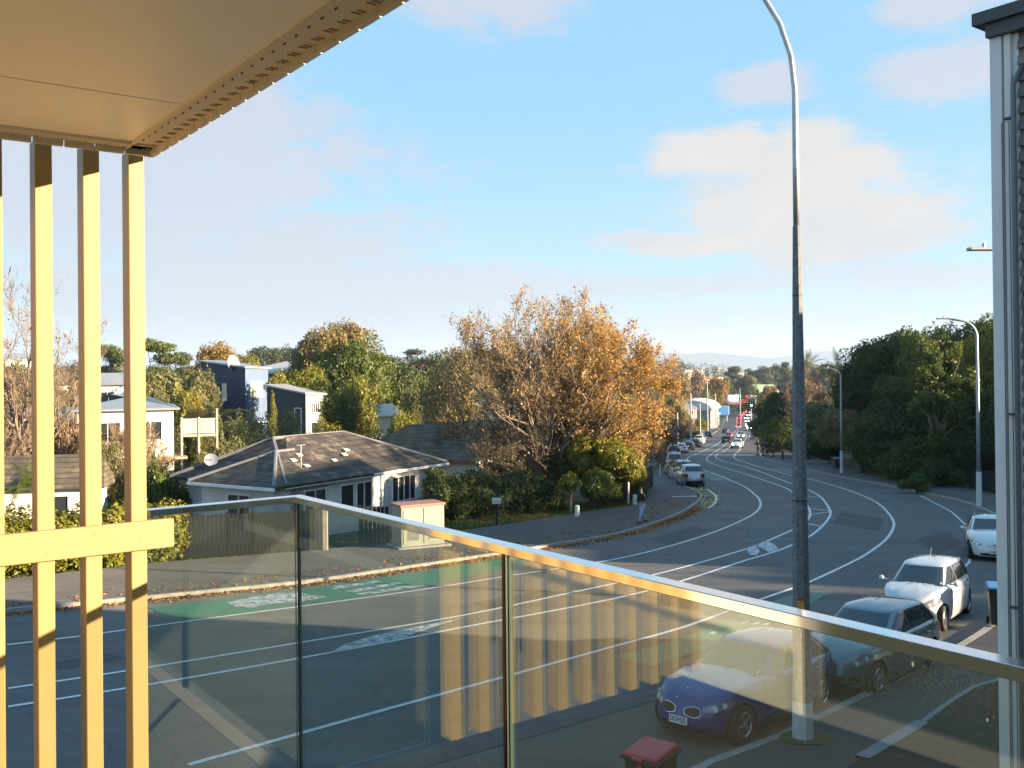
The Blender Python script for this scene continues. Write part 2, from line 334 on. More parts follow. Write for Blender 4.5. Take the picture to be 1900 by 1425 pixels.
# far continuation across the lit crossing and up the valley
for k in (.30, .46, .54, .70): strip(lm, [(xL(y) + (xR(y) - xL(y)) * k, y) for y in (445, 520, 600, 722, 900)], .3, .03, 20)
for a, b in (((1498, 956), (1541, 950)), ((1497, 943), (1540, 949)), ((1497, 921), (1521, 923)), ((1500, 972), (1527, 978))):
    strip(lm, [gp(*a), gp(*b)], .14, .016, 1)
setp(lm.build('road_markings', WHITE), kind='structure')
def poly(name, pix, m, dz=.014):
    P = [gp(*p) for p in pix]; b = MB(); b.add([(x, y, pz(y) + dz) for x, y in P], [tuple(range(len(P)))]); o = b.build(name, m)
    fixn(o)
    if o.data.polygons[0].normal.z < 0: o.data.flip_normals()
    return setp(o, kind='structure')
poly('road_markings', [(611, 1213), (640, 1196), (700, 1178), (860, 1147), (800, 1166), (740, 1187)], WHITE2)
poly('road_markings', [(1400, 1012), (1424, 1004), (1436, 1010), (1446, 1021), (1430, 1027), (1418, 1020)], WHITE2)
poly('road_markings', [(1384, 1018), (1400, 1012), (1410, 1022), (1404, 1032), (1392, 1030)], WHITE2)
gl = [gp(*p) for p in ((276, 1128), (420, 1112), (560, 1093), (700, 1073), (850, 1050), (950, 1034), (1000, 1035), (940, 1054), (850, 1075), (766, 1092), (640, 1112), (540, 1124), (430, 1140), (356, 1149), (300, 1140))]
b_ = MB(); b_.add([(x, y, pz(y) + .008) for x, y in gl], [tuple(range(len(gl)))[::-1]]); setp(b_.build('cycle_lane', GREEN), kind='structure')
poly('cycle_lane', [(1140, 1219), (1250, 1190), (1330, 1158), (1400, 1130), (1455, 1108), (1500, 1096), (1545, 1098), (1490, 1128), (1400, 1168), (1300, 1208), (1210, 1236)], worn('green_lane_shade_tone', (.05, .15, .095), (.06, .095, .075), .35, .6, 5), .008)  # darker copy of the lane green, shade put into its colour
poly('cycle_lane', [(1300, 876), (1312, 874), (1352, 890), (1330, 893), (1310, 888)], GREEN2, .008)
poly('cycle_lane', [(1425, 868), (1500, 872), (1500, 880), (1462, 878)], GREEN2, .008)
poly('cycle_lane', [(1305, 829), (1330, 822), (1338, 826), (1312, 836)], GREEN2, .008)
PATCH = asphalt('asphalt_patch', (.040, .041, .043), (.072, .072, .072))
for pix in ([(880, 1118), (1010, 1094), (1040, 1104), (905, 1130)], [(1560, 950), (1640, 962), (1630, 985), (1545, 972)], [(1210, 1000), (1290, 975), (1315, 985), (1240, 1012)], [(60, 1235), (200, 1213), (240, 1222), (90, 1246)], [(1700, 1000), (1760, 985), (1785, 1010), (1740, 1030)]): poly('asphalt_patch', pix, PATCH, .004)
# bicycle and chevron symbols, faded
for pix in ([(419, 1118), (470, 1108), (520, 1101), (560, 1100), (572, 1104), (608, 1108), (560, 1117), (500, 1121), (470, 1128), (440, 1127)],
            [(605, 1090), (700, 1078), (715, 1080), (620, 1094)], [(640, 1097), (735, 1081), (748, 1083), (655, 1100)], [(655, 1103), (770, 1085), (790, 1088), (700, 1101), (680, 1104)],
            [(1313, 1176), (1322, 1172), (1333, 1173), (1322, 1179)], [(1376, 1157), (1388, 1151), (1391, 1153), (1380, 1158)], [(1394, 1159), (1406, 1154), (1412, 1156), (1400, 1160)], [(1416, 1159), (1424, 1157), (1430, 1158), (1420, 1161)]):
    poly('road_markings', pix, WHITE2, .013)
# ------------------------------------------------------------------ the balcony the photo is taken from
V1 = Vector((-.597, .802, 0)); V2 = Vector((.802, .597, 0)); BANG = math.atan2(V2.y, V2.x)
BR = Matrix((V2, V1, (0, 0, 1))).transposed()              # local x = V2 (out), local y = V1 (left-forward)
def P2(a, c, z=0): v = V2 * a + V1 * c; return Vector((v.x, v.y, z))   # a = distance towards the street rail, c along the rail
CORNER = Vector((-.847, 3.797, 0)); RA = CORNER.dot(V2); RC = CORNER.dot(V1)
YEL = mat('cream_batten_paint', (.35, .235, .088), .5, var=.025, vs=7, bump=.06, bs=60)
SOFM = mat('soffit_panel', (.86, .80, .68), .42, var=.035, vs=1.3, bump=.05, bs=2)
CREAMW = mat('cream_render', (.60, .58, .49), .7, var=.05, vs=2)
bz = RC - .13                                              # batten plane
bs = empty('batten_screen', P2(0, bz), 0, 'cream vertical timber batten screen with a cross board at the balcony end', 'screen')
SC0 = Vector(at(246, 700, 3.345)); a0 = SC0.dot(V2)
def rel(p, e): return Vector(p) - e.location
for k in range(11):
    m_ = MB(); a = a0 - k * .1455
    m_.box(rel(P2(a, bz + .024, -.39), bs), (.052, .084, 2.31), M=BR); o = m_.build('batten', YEL, bs); bev(o, .003)
for z in (-.545,):
    m_ = MB(); m_.box(rel(P2(a0 - .70, bz - .030, z), bs), (1.62, .024, .098), M=BR); bev(m_.build('cross_board', YEL, bs), .003)
    for k in range(11):
        s_ = MB(); a = a0 - k * .1455
        s_.tube([rel(P2(a, bz - .042, z + (.02 if k % 2 else -.02)), bs), rel(P2(a, bz - .0435, z + (.02 if k % 2 else -.02)), bs)], .0035, 8)
        s_.build('screw', mat('screw', (.25, .2, .12), .5), bs)
# soffit
sc = Vector(at(285, 286, 3.30)); SZ = sc.z; sa, scc = sc.dot(V2), sc.dot(V1)
sf = empty('balcony_roof', P2(0, 0, SZ), 0, 'cream flat panel soffit roof with a slotted vent strip over the balcony', 'roof')
JO = scc - .63
for c0, c1 in ((JO + .004, scc - .10), (-3.4, JO - .004)):
    m_ = MB(); m_.box(rel(P2((sa - .10 - .75) / 2, (c0 + c1) / 2, SZ + .035), sf), (sa - .10 + .75, c1 - c0, .05), M=BR); bev(m_.build('soffit_panel', SOFM, sf), .002)
m_ = MB(); m_.box(rel(P2((sa - .75) / 2 - .03, (scc - 3.4) / 2 - .03, SZ + .10), sf), (sa + .69, scc + 3.34, .07), M=BR); m_.build('roof_slab', mat('roof_dark', (.12, .11, .1), .7), sf)
VENT = mat('vent_strip', (.62, .55, .43), .5)
def vstrip(along, L, name):
    """vent strip: a board with slots, a lip of tabs with gaps"""
    b = MB(); s = MB(); t_ = MB()
    def B(mb, u, v, z, du, dv, dz):                         # u along the edge from the corner, v in from the edge
        if along == 'c': p = P2(sa - v, scc - u, SZ + z); d = (dv, du, dz)
        else: p = P2(sa - u, scc - v, SZ + z); d = (du, dv, dz)
        mb.box(rel(p, sf), d, M=BR)
    B(b, L / 2, .055, .014, L, .085, .016); B(b, L / 2, .097, .006, L, .008, .012)
    k = 0; u = .012
    while u < L:
        B(b, u + .04, .010, .002, .088, .018, .030); u += .094; k += 1
    u = .03
    while u < L:
        B(s, u, .080, .0045, .012, .003, .004)
        for q in (0, .016): B(t_, u + q, .034 - q * .3, .0047, .0012, .022, .004)
        u += .066
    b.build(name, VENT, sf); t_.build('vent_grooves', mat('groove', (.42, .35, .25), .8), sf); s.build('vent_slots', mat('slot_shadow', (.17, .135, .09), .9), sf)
vstrip('c', 4.4, 'vent_strip'); vstrip('a', 1.9, 'vent_strip')
# floor and house wall behind
fl = MB(); fl.box(P2((RA + .08 - .55) / 2, (RC - 3.6) / 2, -1.72), (RA + .08 + .55, RC + 3.6, .22), M=BR)
setp(fl.build('balcony_floor', mat('deck_tiles', (.040, .036, .032), .7, var=.15, vs=5)), 'dark balcony floor under the glass rail', 'balcony floor')
hw = empty('house_wall', P2(-.55, 0, -1.6), 0, 'cream rendered house wall with sliding glass doors behind the balcony', 'wall')
wc1, wc0 = RC + .2, -3.2; d1 = RC - .80
m_ = MB()
m_.box(rel(P2(-.65, (wc1 + d1) / 2, -.35), hw), (.2, wc1 - d1, 2.5), M=BR); m_.box(rel(P2(-.65, (d1 + wc0) / 2, .69), hw), (.2, d1 - wc0, .30), M=BR)
m_.build('wall', CREAMW, hw)
FR = mat('door_frame_grey', (.11, .115, .12), .45)
for i in range(3):
    c1 = d1 - i * 1.75; c0 = c1 - 1.74; e = MB()
    e.box(rel(P2(-.56, c1 - .035, -.53), hw), (.06, .07, 2.12), M=BR); e.box(rel(P2(-.56, c0 + .035, -.53), hw), (.06, .07, 2.12), M=BR)
    e.box(rel(P2(-.56, (c0 + c1) / 2, -1.54), hw), (.058, 1.6, .10), M=BR); e.box(rel(P2(-.56, (c0 + c1) / 2, .50), hw), (.058, 1.6, .08), M=BR)
    f_ = e.build('door_frame', FR, hw)
    g_ = MB(); g_.box(rel(P2(-.57, (c0 + c1) / 2, -.53), hw), (.01, 1.62, 1.94), M=BR); g_.build('pane', mat('dull_door_glass', (.020, .028, .025), .9, spec=.05), f_)  # dull dark pane, no curtain built; gloss removed to stop the bright reflection
# glass: thin clear panes, Fresnel reflection over a green-grey tinted pass-through, grime near the top and specks
def glassmat(name, tint, grime):
    m = D.materials.new(name); m.use_nodes = True; t = m.node_tree; t.nodes.clear()
    tr = N(t, 'ShaderNodeBsdfTransparent'); tr.inputs[0].default_value = (*tint, 1); gl = N(t, 'ShaderNodeBsdfGlossy'); gl.inputs['Roughness'].default_value = .004
    gl.inputs[0].default_value = (.95, 1, .97, 1)
    fr = N(t, 'ShaderNodeFresnel'); ge = N(t, 'ShaderNodeNewGeometry'); t.links.new(M2(t, 'SUBTRACT', 2.1, M2(t, 'MULTIPLY', ge.outputs['Backfacing'], 2.1 - 1 / 2.1)), fr.inputs[0])
    tcn = N(t, 'ShaderNodeTexCoord')
    n = N(t, 'ShaderNodeTexNoise'); n.inputs['Scale'].default_value = 1.6; n.inputs['Detail'].default_value = 2; t.links.new(tcn.outputs['Object'], n.inputs['Vector'])
    bp = N(t, 'ShaderNodeBump'); bp.inputs['Strength'].default_value = .006; bp.inputs['Distance'].default_value = .02; t.links.new(n.outputs[0], bp.inputs['Height']); t.links.new(bp.outputs[0], gl.inputs['Normal'])
    s1 = N(t, 'ShaderNodeMixShader'); t.links.new(M2(t, 'MULTIPLY', fr.outputs[0], 1.0), s1.inputs[0]); t.links.new(tr.outputs[0], s1.inputs[1]); t.links.new(gl.outputs[0], s1.inputs[2])
    sp = N(t, 'ShaderNodeSeparateXYZ'); t.links.new(tcn.outputs['Object'], sp.inputs[0])
    vo = N(t, 'ShaderNodeTexVoronoi'); vo.inputs['Scale'].default_value = 26; mp = N(t, 'ShaderNodeMapping'); mp.inputs['Scale'].default_value = (1, 1, .55); t.links.new(tcn.outputs['Object'], mp.inputs[0]); t.links.new(mp.outputs[0], vo.inputs['Vector'])
    sc_ = N(t, 'ShaderNodeSeparateColor'); t.links.new(vo.outputs['Color'], sc_.inputs[0])
    speck = M2(t, 'MULTIPLY', M2(t, 'LESS_THAN', vo.outputs['Distance'], M2(t, 'MULTIPLY', sc_.outputs[0], .075)), M2(t, 'GREATER_THAN', sc_.outputs[1], .80))
    g1 = N(t, 'ShaderNodeTexNoise'); g1.inputs['Scale'].default_value = 2.6; g1.inputs['Detail'].default_value = 3; t.links.new(tcn.outputs['Object'], g1.inputs['Vector'])
    g2 = N(t, 'ShaderNodeTexNoise'); g2.inputs['Scale'].default_value = 1; g2.inputs['Detail'].default_value = 4; mg = N(t, 'ShaderNodeMapping'); mg.inputs['Scale'].default_value = (520, 520, 150); t.links.new(tcn.outputs['Object'], mg.inputs[0]); t.links.new(mg.outputs[0], g2.inputs['Vector'])
    top = N(t, 'ShaderNodeMapRange'); t.links.new(sp.outputs[2], top.inputs[0]); top.inputs[1].default_value = -.16; top.inputs[2].default_value = -.04
    gr = M2(t, 'MULTIPLY', M2(t, 'MULTIPLY', top.outputs[0], ramp(t, g1.outputs[0], [(.45, (0, 0, 0)), (.68, (1, 1, 1))])), ramp(t, g2.outputs[0], [(.50, (.0, .0, .0)), (.78, (1, 1, 1))]))
    fac = M2(t, 'MAXIMUM', M2(t, 'MULTIPLY', speck, .35), M2(t, 'MULTIPLY', gr, grime))
    df = N(t, 'ShaderNodeBsdfDiffuse'); df.inputs[0].default_value = (.7, .7, .66, 1); tl = N(t, 'ShaderNodeBsdfTranslucent'); tl.inputs[0].default_value = (.7, .7, .66, 1)
    sm = N(t, 'ShaderNodeMixShader'); sm.inputs[0].default_value = .4; t.links.new(df.outputs[0], sm.inputs[1]); t.links.new(tl.outputs[0], sm.inputs[2])
    s2 = N(t, 'ShaderNodeMixShader'); t.links.new(fac, s2.inputs[0]); t.links.new(s1.outputs[0], s2.inputs[1]); t.links.new(sm.outputs[0], s2.inputs[2])
    o = N(t, 'ShaderNodeOutputMaterial'); t.links.new(s2.outputs[0], o.inputs[0]); return m
GLASS = glassmat('balustrade_glass', (.90, .945, .925), .10)
GEDGE = mat('glass_edge', (.035, .07, .06), .25)
RT = -.48                                                  # underside of the level at which the rail top lies
bal = empty('glass_balustrade', P2(RA, RC, -1.6), 0, 'clear glass balustrade with a polished flat top rail round the balcony', 'balustrade')
RL = 3.3
m_ = MB(); m_.box(rel(P2(RA, RC - RL / 2 + .012, RT - .0125), bal), (.046, RL + .024, .025), M=BR); bev(m_.build('top_rail', CHROME, bal), .002)
m_ = MB(); m_.box(rel(P2(RA - .285 - .023, RC + .0, RT - .0125), bal), (.57, .046, .025), M=BR); bev(m_.build('top_rail', CHROME, bal), .002)
def pane(c0, c1, side='r'):
    g = MB()
    if side == 'r': p = P2(RA, (c0 + c1) / 2, 0); d = (.010, c1 - c0, 1.08)
    else: p = P2(RA + (c0 + c1) / 2, RC, 0); d = (c1 - c0, .010, 1.08)
    g.box((0, 0, -.54), d, M=BR); o = g.build('glass_pane', GLASS, bal); o.location = rel((p.x, p.y, RT - .027), bal)
    for q in (c0, c1):
        e = MB()
        if side == 'r': e.box(rel(P2(RA, q, RT - .567), bal), (.0104, .0012, 1.078), M=BR)
        else: e.box(rel(P2(RA + q, RC, RT - .567), bal), (.0012, .0104, 1.078), M=BR)
        e.build('glass_edge', GEDGE, bal)
jp = Vector(at(942, 1100, 1)); # direction to the joint post
t_ = RA / jp.dot(V2); jc = (jp * t_).dot(V1)
pane(jc + .012, RC - .012); pane(jc - 2.3, jc - .012)
pane(-.58, -.012, 'l')
m_ = MB(); m_.box(rel(P2(RA, jc, RT - .565), bal), (.030, .012, 1.08), M=BR); m_.build('joint_post', mat('dark_bronze', (.03, .028, .025), .3, metal=.5), bal)
m_ = MB(); m_.box(rel(P2(RA - .006, jc - .0078, RT - .565), bal), (.014, .003, 1.08), M=BR); m_.build('post_edge', CHROME, bal)
m_ = MB(); m_.box(rel(P2(RA, RC, RT - .565), bal), (.007, .007, 1.08), M=BR); m_.build('corner_post', mat('smoked_post', (.05, .055, .055), .25, metal=.5), bal)
# ------------------------------------------------------------------ neighbour's building at the right
nb0 = Vector(at(1884, 700, 7.0)); nb0.z = 0; na, nc = nb0.dot(V2), nb0.dot(V1)
SHG = mat('grey_shingle', (.17, .16, .15), .75, var=.25, vs=3, bump=.4, bs=25)
DG = mat('dark_grey_trim', (.055, .055, .06), .5, var=.1, vs=3)
PLAST = mat('white_corner_board', (.66, .655, .65), .45, var=.05, vs=1.5)
zt = at(1845, 62, 7).z; zb = pz(nb0.y) + .1
nb = empty('townhouse', (nb0.x, nb0.y, zb), 0, 'dark shingled townhouse with white corner board and pipes at the right edge', 'house')
def nbx(name, a, c, z, d, m, par=None, bevel=0):
    g = MB(); g.box(rel(P2(na + a, nc + c, z), nb), d, M=BR); o = g.build(name, m, par or nb)
    if bevel: bev(o, bevel)
    return o
H_ = zt - zb; zm = (zt + zb) / 2
nbx('wall', 7.05, -3.99, zm, (14.0, 7.9, H_), SHG)
g = MB(); r_ = .118; nrow = int((zt - zb) / r_)
for k in range(nrow):
    z1 = zt - k * r_; q0 = P2(na + .045, 0, 0); cc0, cc1 = nc - .035, nc - 7.98
    A = [P2(na + .045, cc0, z1), P2(na + .015, cc0, z1 - r_), P2(na + .06, cc0, z1 - r_), P2(na + .06, cc0, z1)]
    B_ = [P2(na + .045, cc1, z1), P2(na + .015, cc1, z1 - r_), P2(na + .06, cc1, z1 - r_), P2(na + .06, cc1, z1)]
    g.add([rel(p, nb) for p in A + B_], [(0, 1, 2, 3), (7, 6, 5, 4), (0, 4, 5, 1), (1, 5, 6, 2), (2, 6, 7, 3), (3, 7, 4, 0)])
g.build('cladding', SHG, nb)
nbx('corner_board', .02, .108, zm, (.06, .088, H_), PLAST, bevel=.006)
nbx('corner_board', .02, .026, zm, (.05, .050, H_), PLAST, bevel=.004)
nbx('corner_board_back', .052, .055, zm, (.04, .19, H_), PLAST)
for c_, r in ((.058, .004), (.006, .004)):
    g = MB(); g.tube([rel(P2(na - .03, nc + c_, zt - .65), nb), rel(P2(na - .03, nc + c_, zb), nb)], r, 8); g.build('cable', mat('cable_grey', (.10, .11, .12), .5), nb)
g = MB(); g.tube([rel(P2(na + .02, nc - .07, zt - .25), nb), rel(P2(na - .02, nc - .022, zt - .38), nb), rel(P2(na - .02, nc - .022, zt - .5), nb), rel(P2(na - .02, nc - .022, zb), nb)], .018, 10); g.build('downpipe', mat('downpipe', (.13, .15, .17), .4), nb, smooth=True)
for z in (zt - .62, -.35, -1.75): nbx('pipe_bracket', -.02, .018, z, (.03, .05, .016), DG)
nbx('fascia', 7.0, -4.0, zt + .05, (14.1, 8.32, .10), DG); nbx('gutter', 6.98, -3.97, zt + .145, (14.14, 8.42, .09), DG)
# ------------------------------------------------------------------ houses
def roofmat(name, c1, c2, moss):  # moss: palest mottle tone, sun dapples on the dark roof
    m = D.materials.new(name); m.use_nodes = True; t = m.node_tree; b = t.nodes['Principled BSDF']; tcn = N(t, 'ShaderNodeTexCoord')
    sp = N(t, 'ShaderNodeSeparateXYZ'); t.links.new(tcn.outputs['Object'], sp.inputs[0])
    n = N(t, 'ShaderNodeTexNoise'); n.inputs['Scale'].default_value = 1.1; n.inputs['Detail'].default_value = 7; n.inputs['Roughness'].default_value = .7; t.links.new(tcn.outputs['Object'], n.inputs['Vector'])
    cc = ramp(t, n.outputs[0], [(.38, c1), (.55, c2), (.72, moss)])
    fr = M2(t, 'FRACT', M2(t, 'MULTIPLY', sp.outputs[2], 4.6)); ln = ramp(t, fr, [(0, (.2, .2, .2)), (.3, (1, 1, 1))])
    t.links.new(mixc(t, .8, cc, ln, 'MULTIPLY'), b.inputs['Base Color']); b.inputs['Roughness'].default_value = .75
    bp = N(t, 'ShaderNodeBump'); bp.inputs['Strength'].default_value = .9; bp.inputs['Distance'].default_value = .05; t.links.new(fr, bp.inputs['Height']); t.links.new(bp.outputs[0], b.inputs['Normal'])
    return m
def boards(name, col, freq=6, axis=2, rough=.55):
    m = D.materials.new(name); m.use_nodes = True; t = m.node_tree; b = t.nodes['Principled BSDF']; tcn = N(t, 'ShaderNodeTexCoord')
    sp = N(t, 'ShaderNodeSeparateXYZ'); t.links.new(tcn.outputs['Object'], sp.inputs[0])
    v = sp.outputs[2] if axis == 2 else M2(t, 'ADD', sp.outputs[0], sp.outputs[1])
    fr = M2(t, 'FRACT', M2(t, 'MULTIPLY', v, freq)); n = N(t, 'ShaderNodeTexNoise'); n.inputs['Scale'].default_value = 1.5; n.inputs['Detail'].default_value = 5; t.links.new(tcn.outputs['Object'], n.inputs['Vector'])
    cc = ramp(t, n.outputs[0], [(.3, tuple(x * .82 for x in col)), (.7, col)]); ln = ramp(t, fr, [(0, (.5, .5, .5)), (.12, (1, 1, 1))])
    t.links.new(mixc(t, .7, cc, ln, 'MULTIPLY'), b.inputs['Base Color']); b.inputs['Roughness'].default_value = rough
    bp = N(t, 'ShaderNodeBump'); bp.inputs['Strength'].default_value = .5; bp.inputs['Distance'].default_value = .03; t.links.new(fr, bp.inputs['Height']); t.links.new(bp.outputs[0], b.inputs['Normal'])
    return m
R_DARK = roofmat('dark_tile_roof', (.026, .024, .023), (.070, .058, .046), (.27, .22, .16))  # palest tone paints sun dapples into the tile colour
R_BRN = roofmat('brown_tile_roof', (.07, .06, .045), (.13, .105, .075), (.24, .20, .14))
R_GREY = mat('grey_metal_roof', (.30, .33, .36), .4, metal=.3, var=.1, vs=1)
R_RED = mat('red_tile_roof', (.28, .08, .05), .7, var=.2, vs=3)
WB = boards('pale_weatherboard', (.62, .66, .68), 6); CRW = boards('cream_wall', (.74, .70, .60), 5)
NAVY = boards('navy_shaded_side', (.018, .035, .085), 4, 0); NAVY2 = boards('grey_shaded_side', (.035, .042, .06), 4, 0); GREYC = boards('pale_grey_cladding', (.27, .29, .32), 5)
BLUEL = boards('pale_blue_cladding', (.10, .17, .30), 5)
def hip(mb, x0, x1, y0, y1, z, h, ov=.45, hx0=None, hx1=None):
    """hipped roof over a rectangle, ridge along x"""
    x0 -= ov; x1 += ov; y0 -= ov; y1 += ov; ym = (y0 + y1) / 2; r = (y1 - y0) / 2
    a = x0 + (r if hx0 is None else hx0); b = x1 - (r if hx1 is None else hx1); t = .12
    v = [(x0, y0, z), (x1, y0, z), (x1, y1, z), (x0, y1, z), (a, ym, z + h), (b, ym, z + h)]
    v += [(p[0], p[1], z - t) for p in v[:4]]
    return mb.add(v, [(0, 1, 5, 4), (1, 2, 5), (2, 3, 4, 5), (3, 0, 4), (1, 0, 6, 7), (2, 1, 7, 8), (3, 2, 8, 9), (0, 3, 9, 6), (6, 9, 8, 7)])
def window(par, face, u, z, w, h, dims, frame=WHITEP, bars=1, glass=GLS, depth=.06):
    """window on a wall of the box dims=(x0,x1,y0,y1); face 'x+','x-','y+','y-'; u = position along the wall"""
    x0, x1, y0, y1 = dims; f = MB(); g = MB(); t = .07
    def B(mb, du, dz, ww, hh, out, th):
        if face[0] == 'y':
            yy = (y0 - out) if face[1] == '-' else (y1 + out); mb.box((u + du, yy, z + dz), (ww, th, hh))
        else:
            xx = (x0 - out) if face[1] == '-' else (x1 + out); mb.box((xx, u + du, z + dz), (th, ww, hh))
    B(f, 0, h / 2, w + 2 * t, t, .02, depth * 2); B(f, 0, -h / 2, w + 2 * t + .06, t, .035, depth * 2.2)
    for s in [-1, 1] + [(-1 + 2 * (k + 1) / (bars + 1)) for k in range(bars)]: B(f, s * w / 2, 0, t if abs(s) == 1 else .05, h - t, .021, depth * 1.7)
    fo = f.build('window', frame, par); B(g, 0, 0, w, h, .004, .03); g.build('pane', glass, fo); return fo
def house(name, loc, rz, label, cat='house', group=None): return empty(name, loc, rz, label, cat, group)
# ------------------------------------------------------------------ the dark-roofed weatherboard house
hA = at(510, 905, 44.); hu = Vector((.532, .847, 0)); hang = math.atan2(hu.y, hu.x)
hz = hA.z - 2.9
h1 = house('bungalow', (hA.x, hA.y, hz), hang, 'white weatherboard bungalow with dark mottled hipped tile roof')
# local: x along hu, y to the left of it
g = MB(); g.box((7.4, 4.3, 1.1), (11.4, 7.2, 3.5)); g.box((2.4, 3.15, 1.12), (3.6, 4.9, 3.5)); g.build('wall', WB, h1)
g = MB(); hip(g, 1.4, 12.9, .7, 7.9, 2.9, 1.95, .5); hip(g, .5, 6.5, .55, 5.4, 2.905, 1.30, .5, None, .4); rf = g.build('roof', R_DARK, h1)
g = MB()
def bar(a, b, r=.09): g.tube([a, b], r, 6)
for a, b in (((.9, .2, 2.93), (4.05, 4.3, 4.78)), ((13.6, .2, 2.93), (9.45, 4.3, 4.78)), ((4.05, 4.3, 4.78), (9.45, 4.3, 4.78)), ((.9, 8.4, 2.93), (4.05, 4.3, 4.78)), ((0, .05, 2.93), (2.95, 2.97, 4.22)), ((0, 5.9, 2.93), (2.95, 2.97, 4.22)), ((2.95, 2.97, 4.22), (4.2, 2.97, 4.22))): bar(a, b)
g.build('ridge_cap', mat('ridge_cap', (.16, .16, .17), .7, var=.2), rf)
g = MB(); g.box((7.2, .15, 2.80), (12.9, .12, .14)); g.box((-.03, 2.97, 2.80), (.12, 5.9, .14)); g.build('gutter', WHITEP, h1)
dm = (1.7, 13.1, .7, 7.9)
for u, w, b in ((3.3, 1.5, 1), (5.6, 1.0, 0), (6.9, 1.2, 1), (10.2, 2.0, 3)): window(h1, 'y-', u, 1.75, w, 1.35, dm, bars=b)
window(h1, 'x-', 3.0, 1.75, 1.5, 1.2, (.6, 4.2, .7, 5.6), bars=1)
g = MB(); g.tube([(8.3, .60, 2.8), (8.3, .60, -.5)], .05); g.build('downpipe', WHITEP, h1)
for x, y, z in ((3.4, 1.3, 3.55), (5.6, 1.5, 3.63), (4.0, 2.4, 4.0), (3.2, 2.0, 3.82), (6.8, 1.9, 3.82), (7.4, 2.3, 4.0)): MB().box((x, y, z), (.34, .22, .05), M=Matrix.Rotation(math.radians(24), 3, 'X')).build('roof_patch', mat('roof_patch', (.5, .5, .48), .7), rf)
g = MB(); g.tube([(2.9, 1.2, 3.5), (2.9, 1.2, 4.6)], .02); g.tube([(2.6, 1.2, 4.6), (3.2, 1.2, 4.6)], .015); g.build('antenna', STEEL, rf)
def dish(name, loc, r, par, tilt, rz):
    g = MB(); n = 16; g.v = [(0, 0, -r * .25)]
    for j in (1, 2, 3):
        q = r * j / 3
        for k in range(n): g.v.append((q * math.cos(2 * PI * k / n), q * math.sin(2 * PI * k / n), -r * .25 + r * .25 * (j / 3) ** 2))
    for k in range(n): g.f.append((0, 1 + k, 1 + (k + 1) % n)); g.m.append(0)
    for j in (0, 1):
        for k in range(n): g.f.append((1 + j * n + k, 1 + (j + 1) * n + k, 1 + (j + 1) * n + (k + 1) % n, 1 + j * n + (k + 1) % n)); g.m.append(0)
    g.tube([(0, 0, -r * .25), (0, 0, r * .6)], .015); g.tube([(0, 0, -r * .25), (0, -r * .3, -r * 1.1)], .025)
    o = g.build(name, mat('dish_grey', (.22, .24, .28), .5), par); o.location = loc; o.rotation_euler = (tilt, 0, rz)
    m = o.modifiers.new('s', 'SOLIDIFY'); m.thickness = .012; return o
dish('satellite_dish', (2.0, 6.6, 3.75), .34, rf, math.radians(65), math.radians(-40))
# ------------------------------------------------------------------ second house behind the big tree
hB = at(812, 852, 60.); h2 = house('bungalow', (hB.x, hB.y, hB.z - 2.7), hang - .12, 'white bungalow with brown gabled tile roof behind the big autumn tree')
g = MB(); g.box((5.5, 3.6, 1.1), (10.4, 6.6, 3.2)); g.box((3.0, -.8, 1.1), (4.4, 3.4, 3.18)); g.build('wall', CRW, h2)
g = MB(); hip(g, .3, 10.7, .3, 6.9, 2.7, 2.0, .5, 1.2, 1.2); rf2 = g.build('roof', R_BRN, h2)
g = MB(); g.add([(.4, -2.9, 2.71), (5.6, -2.9, 2.71), (5.6, 3.2, 2.71), (.4, 3.2, 2.71), (3., -2.2, 4.2), (3., 3.2, 4.2)], [(0, 1, 4), (1, 2, 5, 4), (2, 3, 5), (3, 0, 4, 5), (3, 2, 1, 0)]); g.build('gable_roof', R_BRN, h2)
g = MB(); g.box((3.0, -2.95, 2.62), (5.4, .12, .16)); g.box((5.7, .2, 2.62), (.12, 6.2, .16)); g.build('gutter', WHITEP, h2)
g = MB(); g.box((.28, -1.2, 2.64), (.12, 3.0, .16)); g.build('gutter', R_RED, h2)
window(h2, 'y-', 2.6, 1.5, 1.3, 1.2, (.8, 5.2, -2.5, 0)); window(h2, 'y-', 8, 1.6, 1.6, 1.2, (.3, 10.7, .3, 6.9), bars=2)
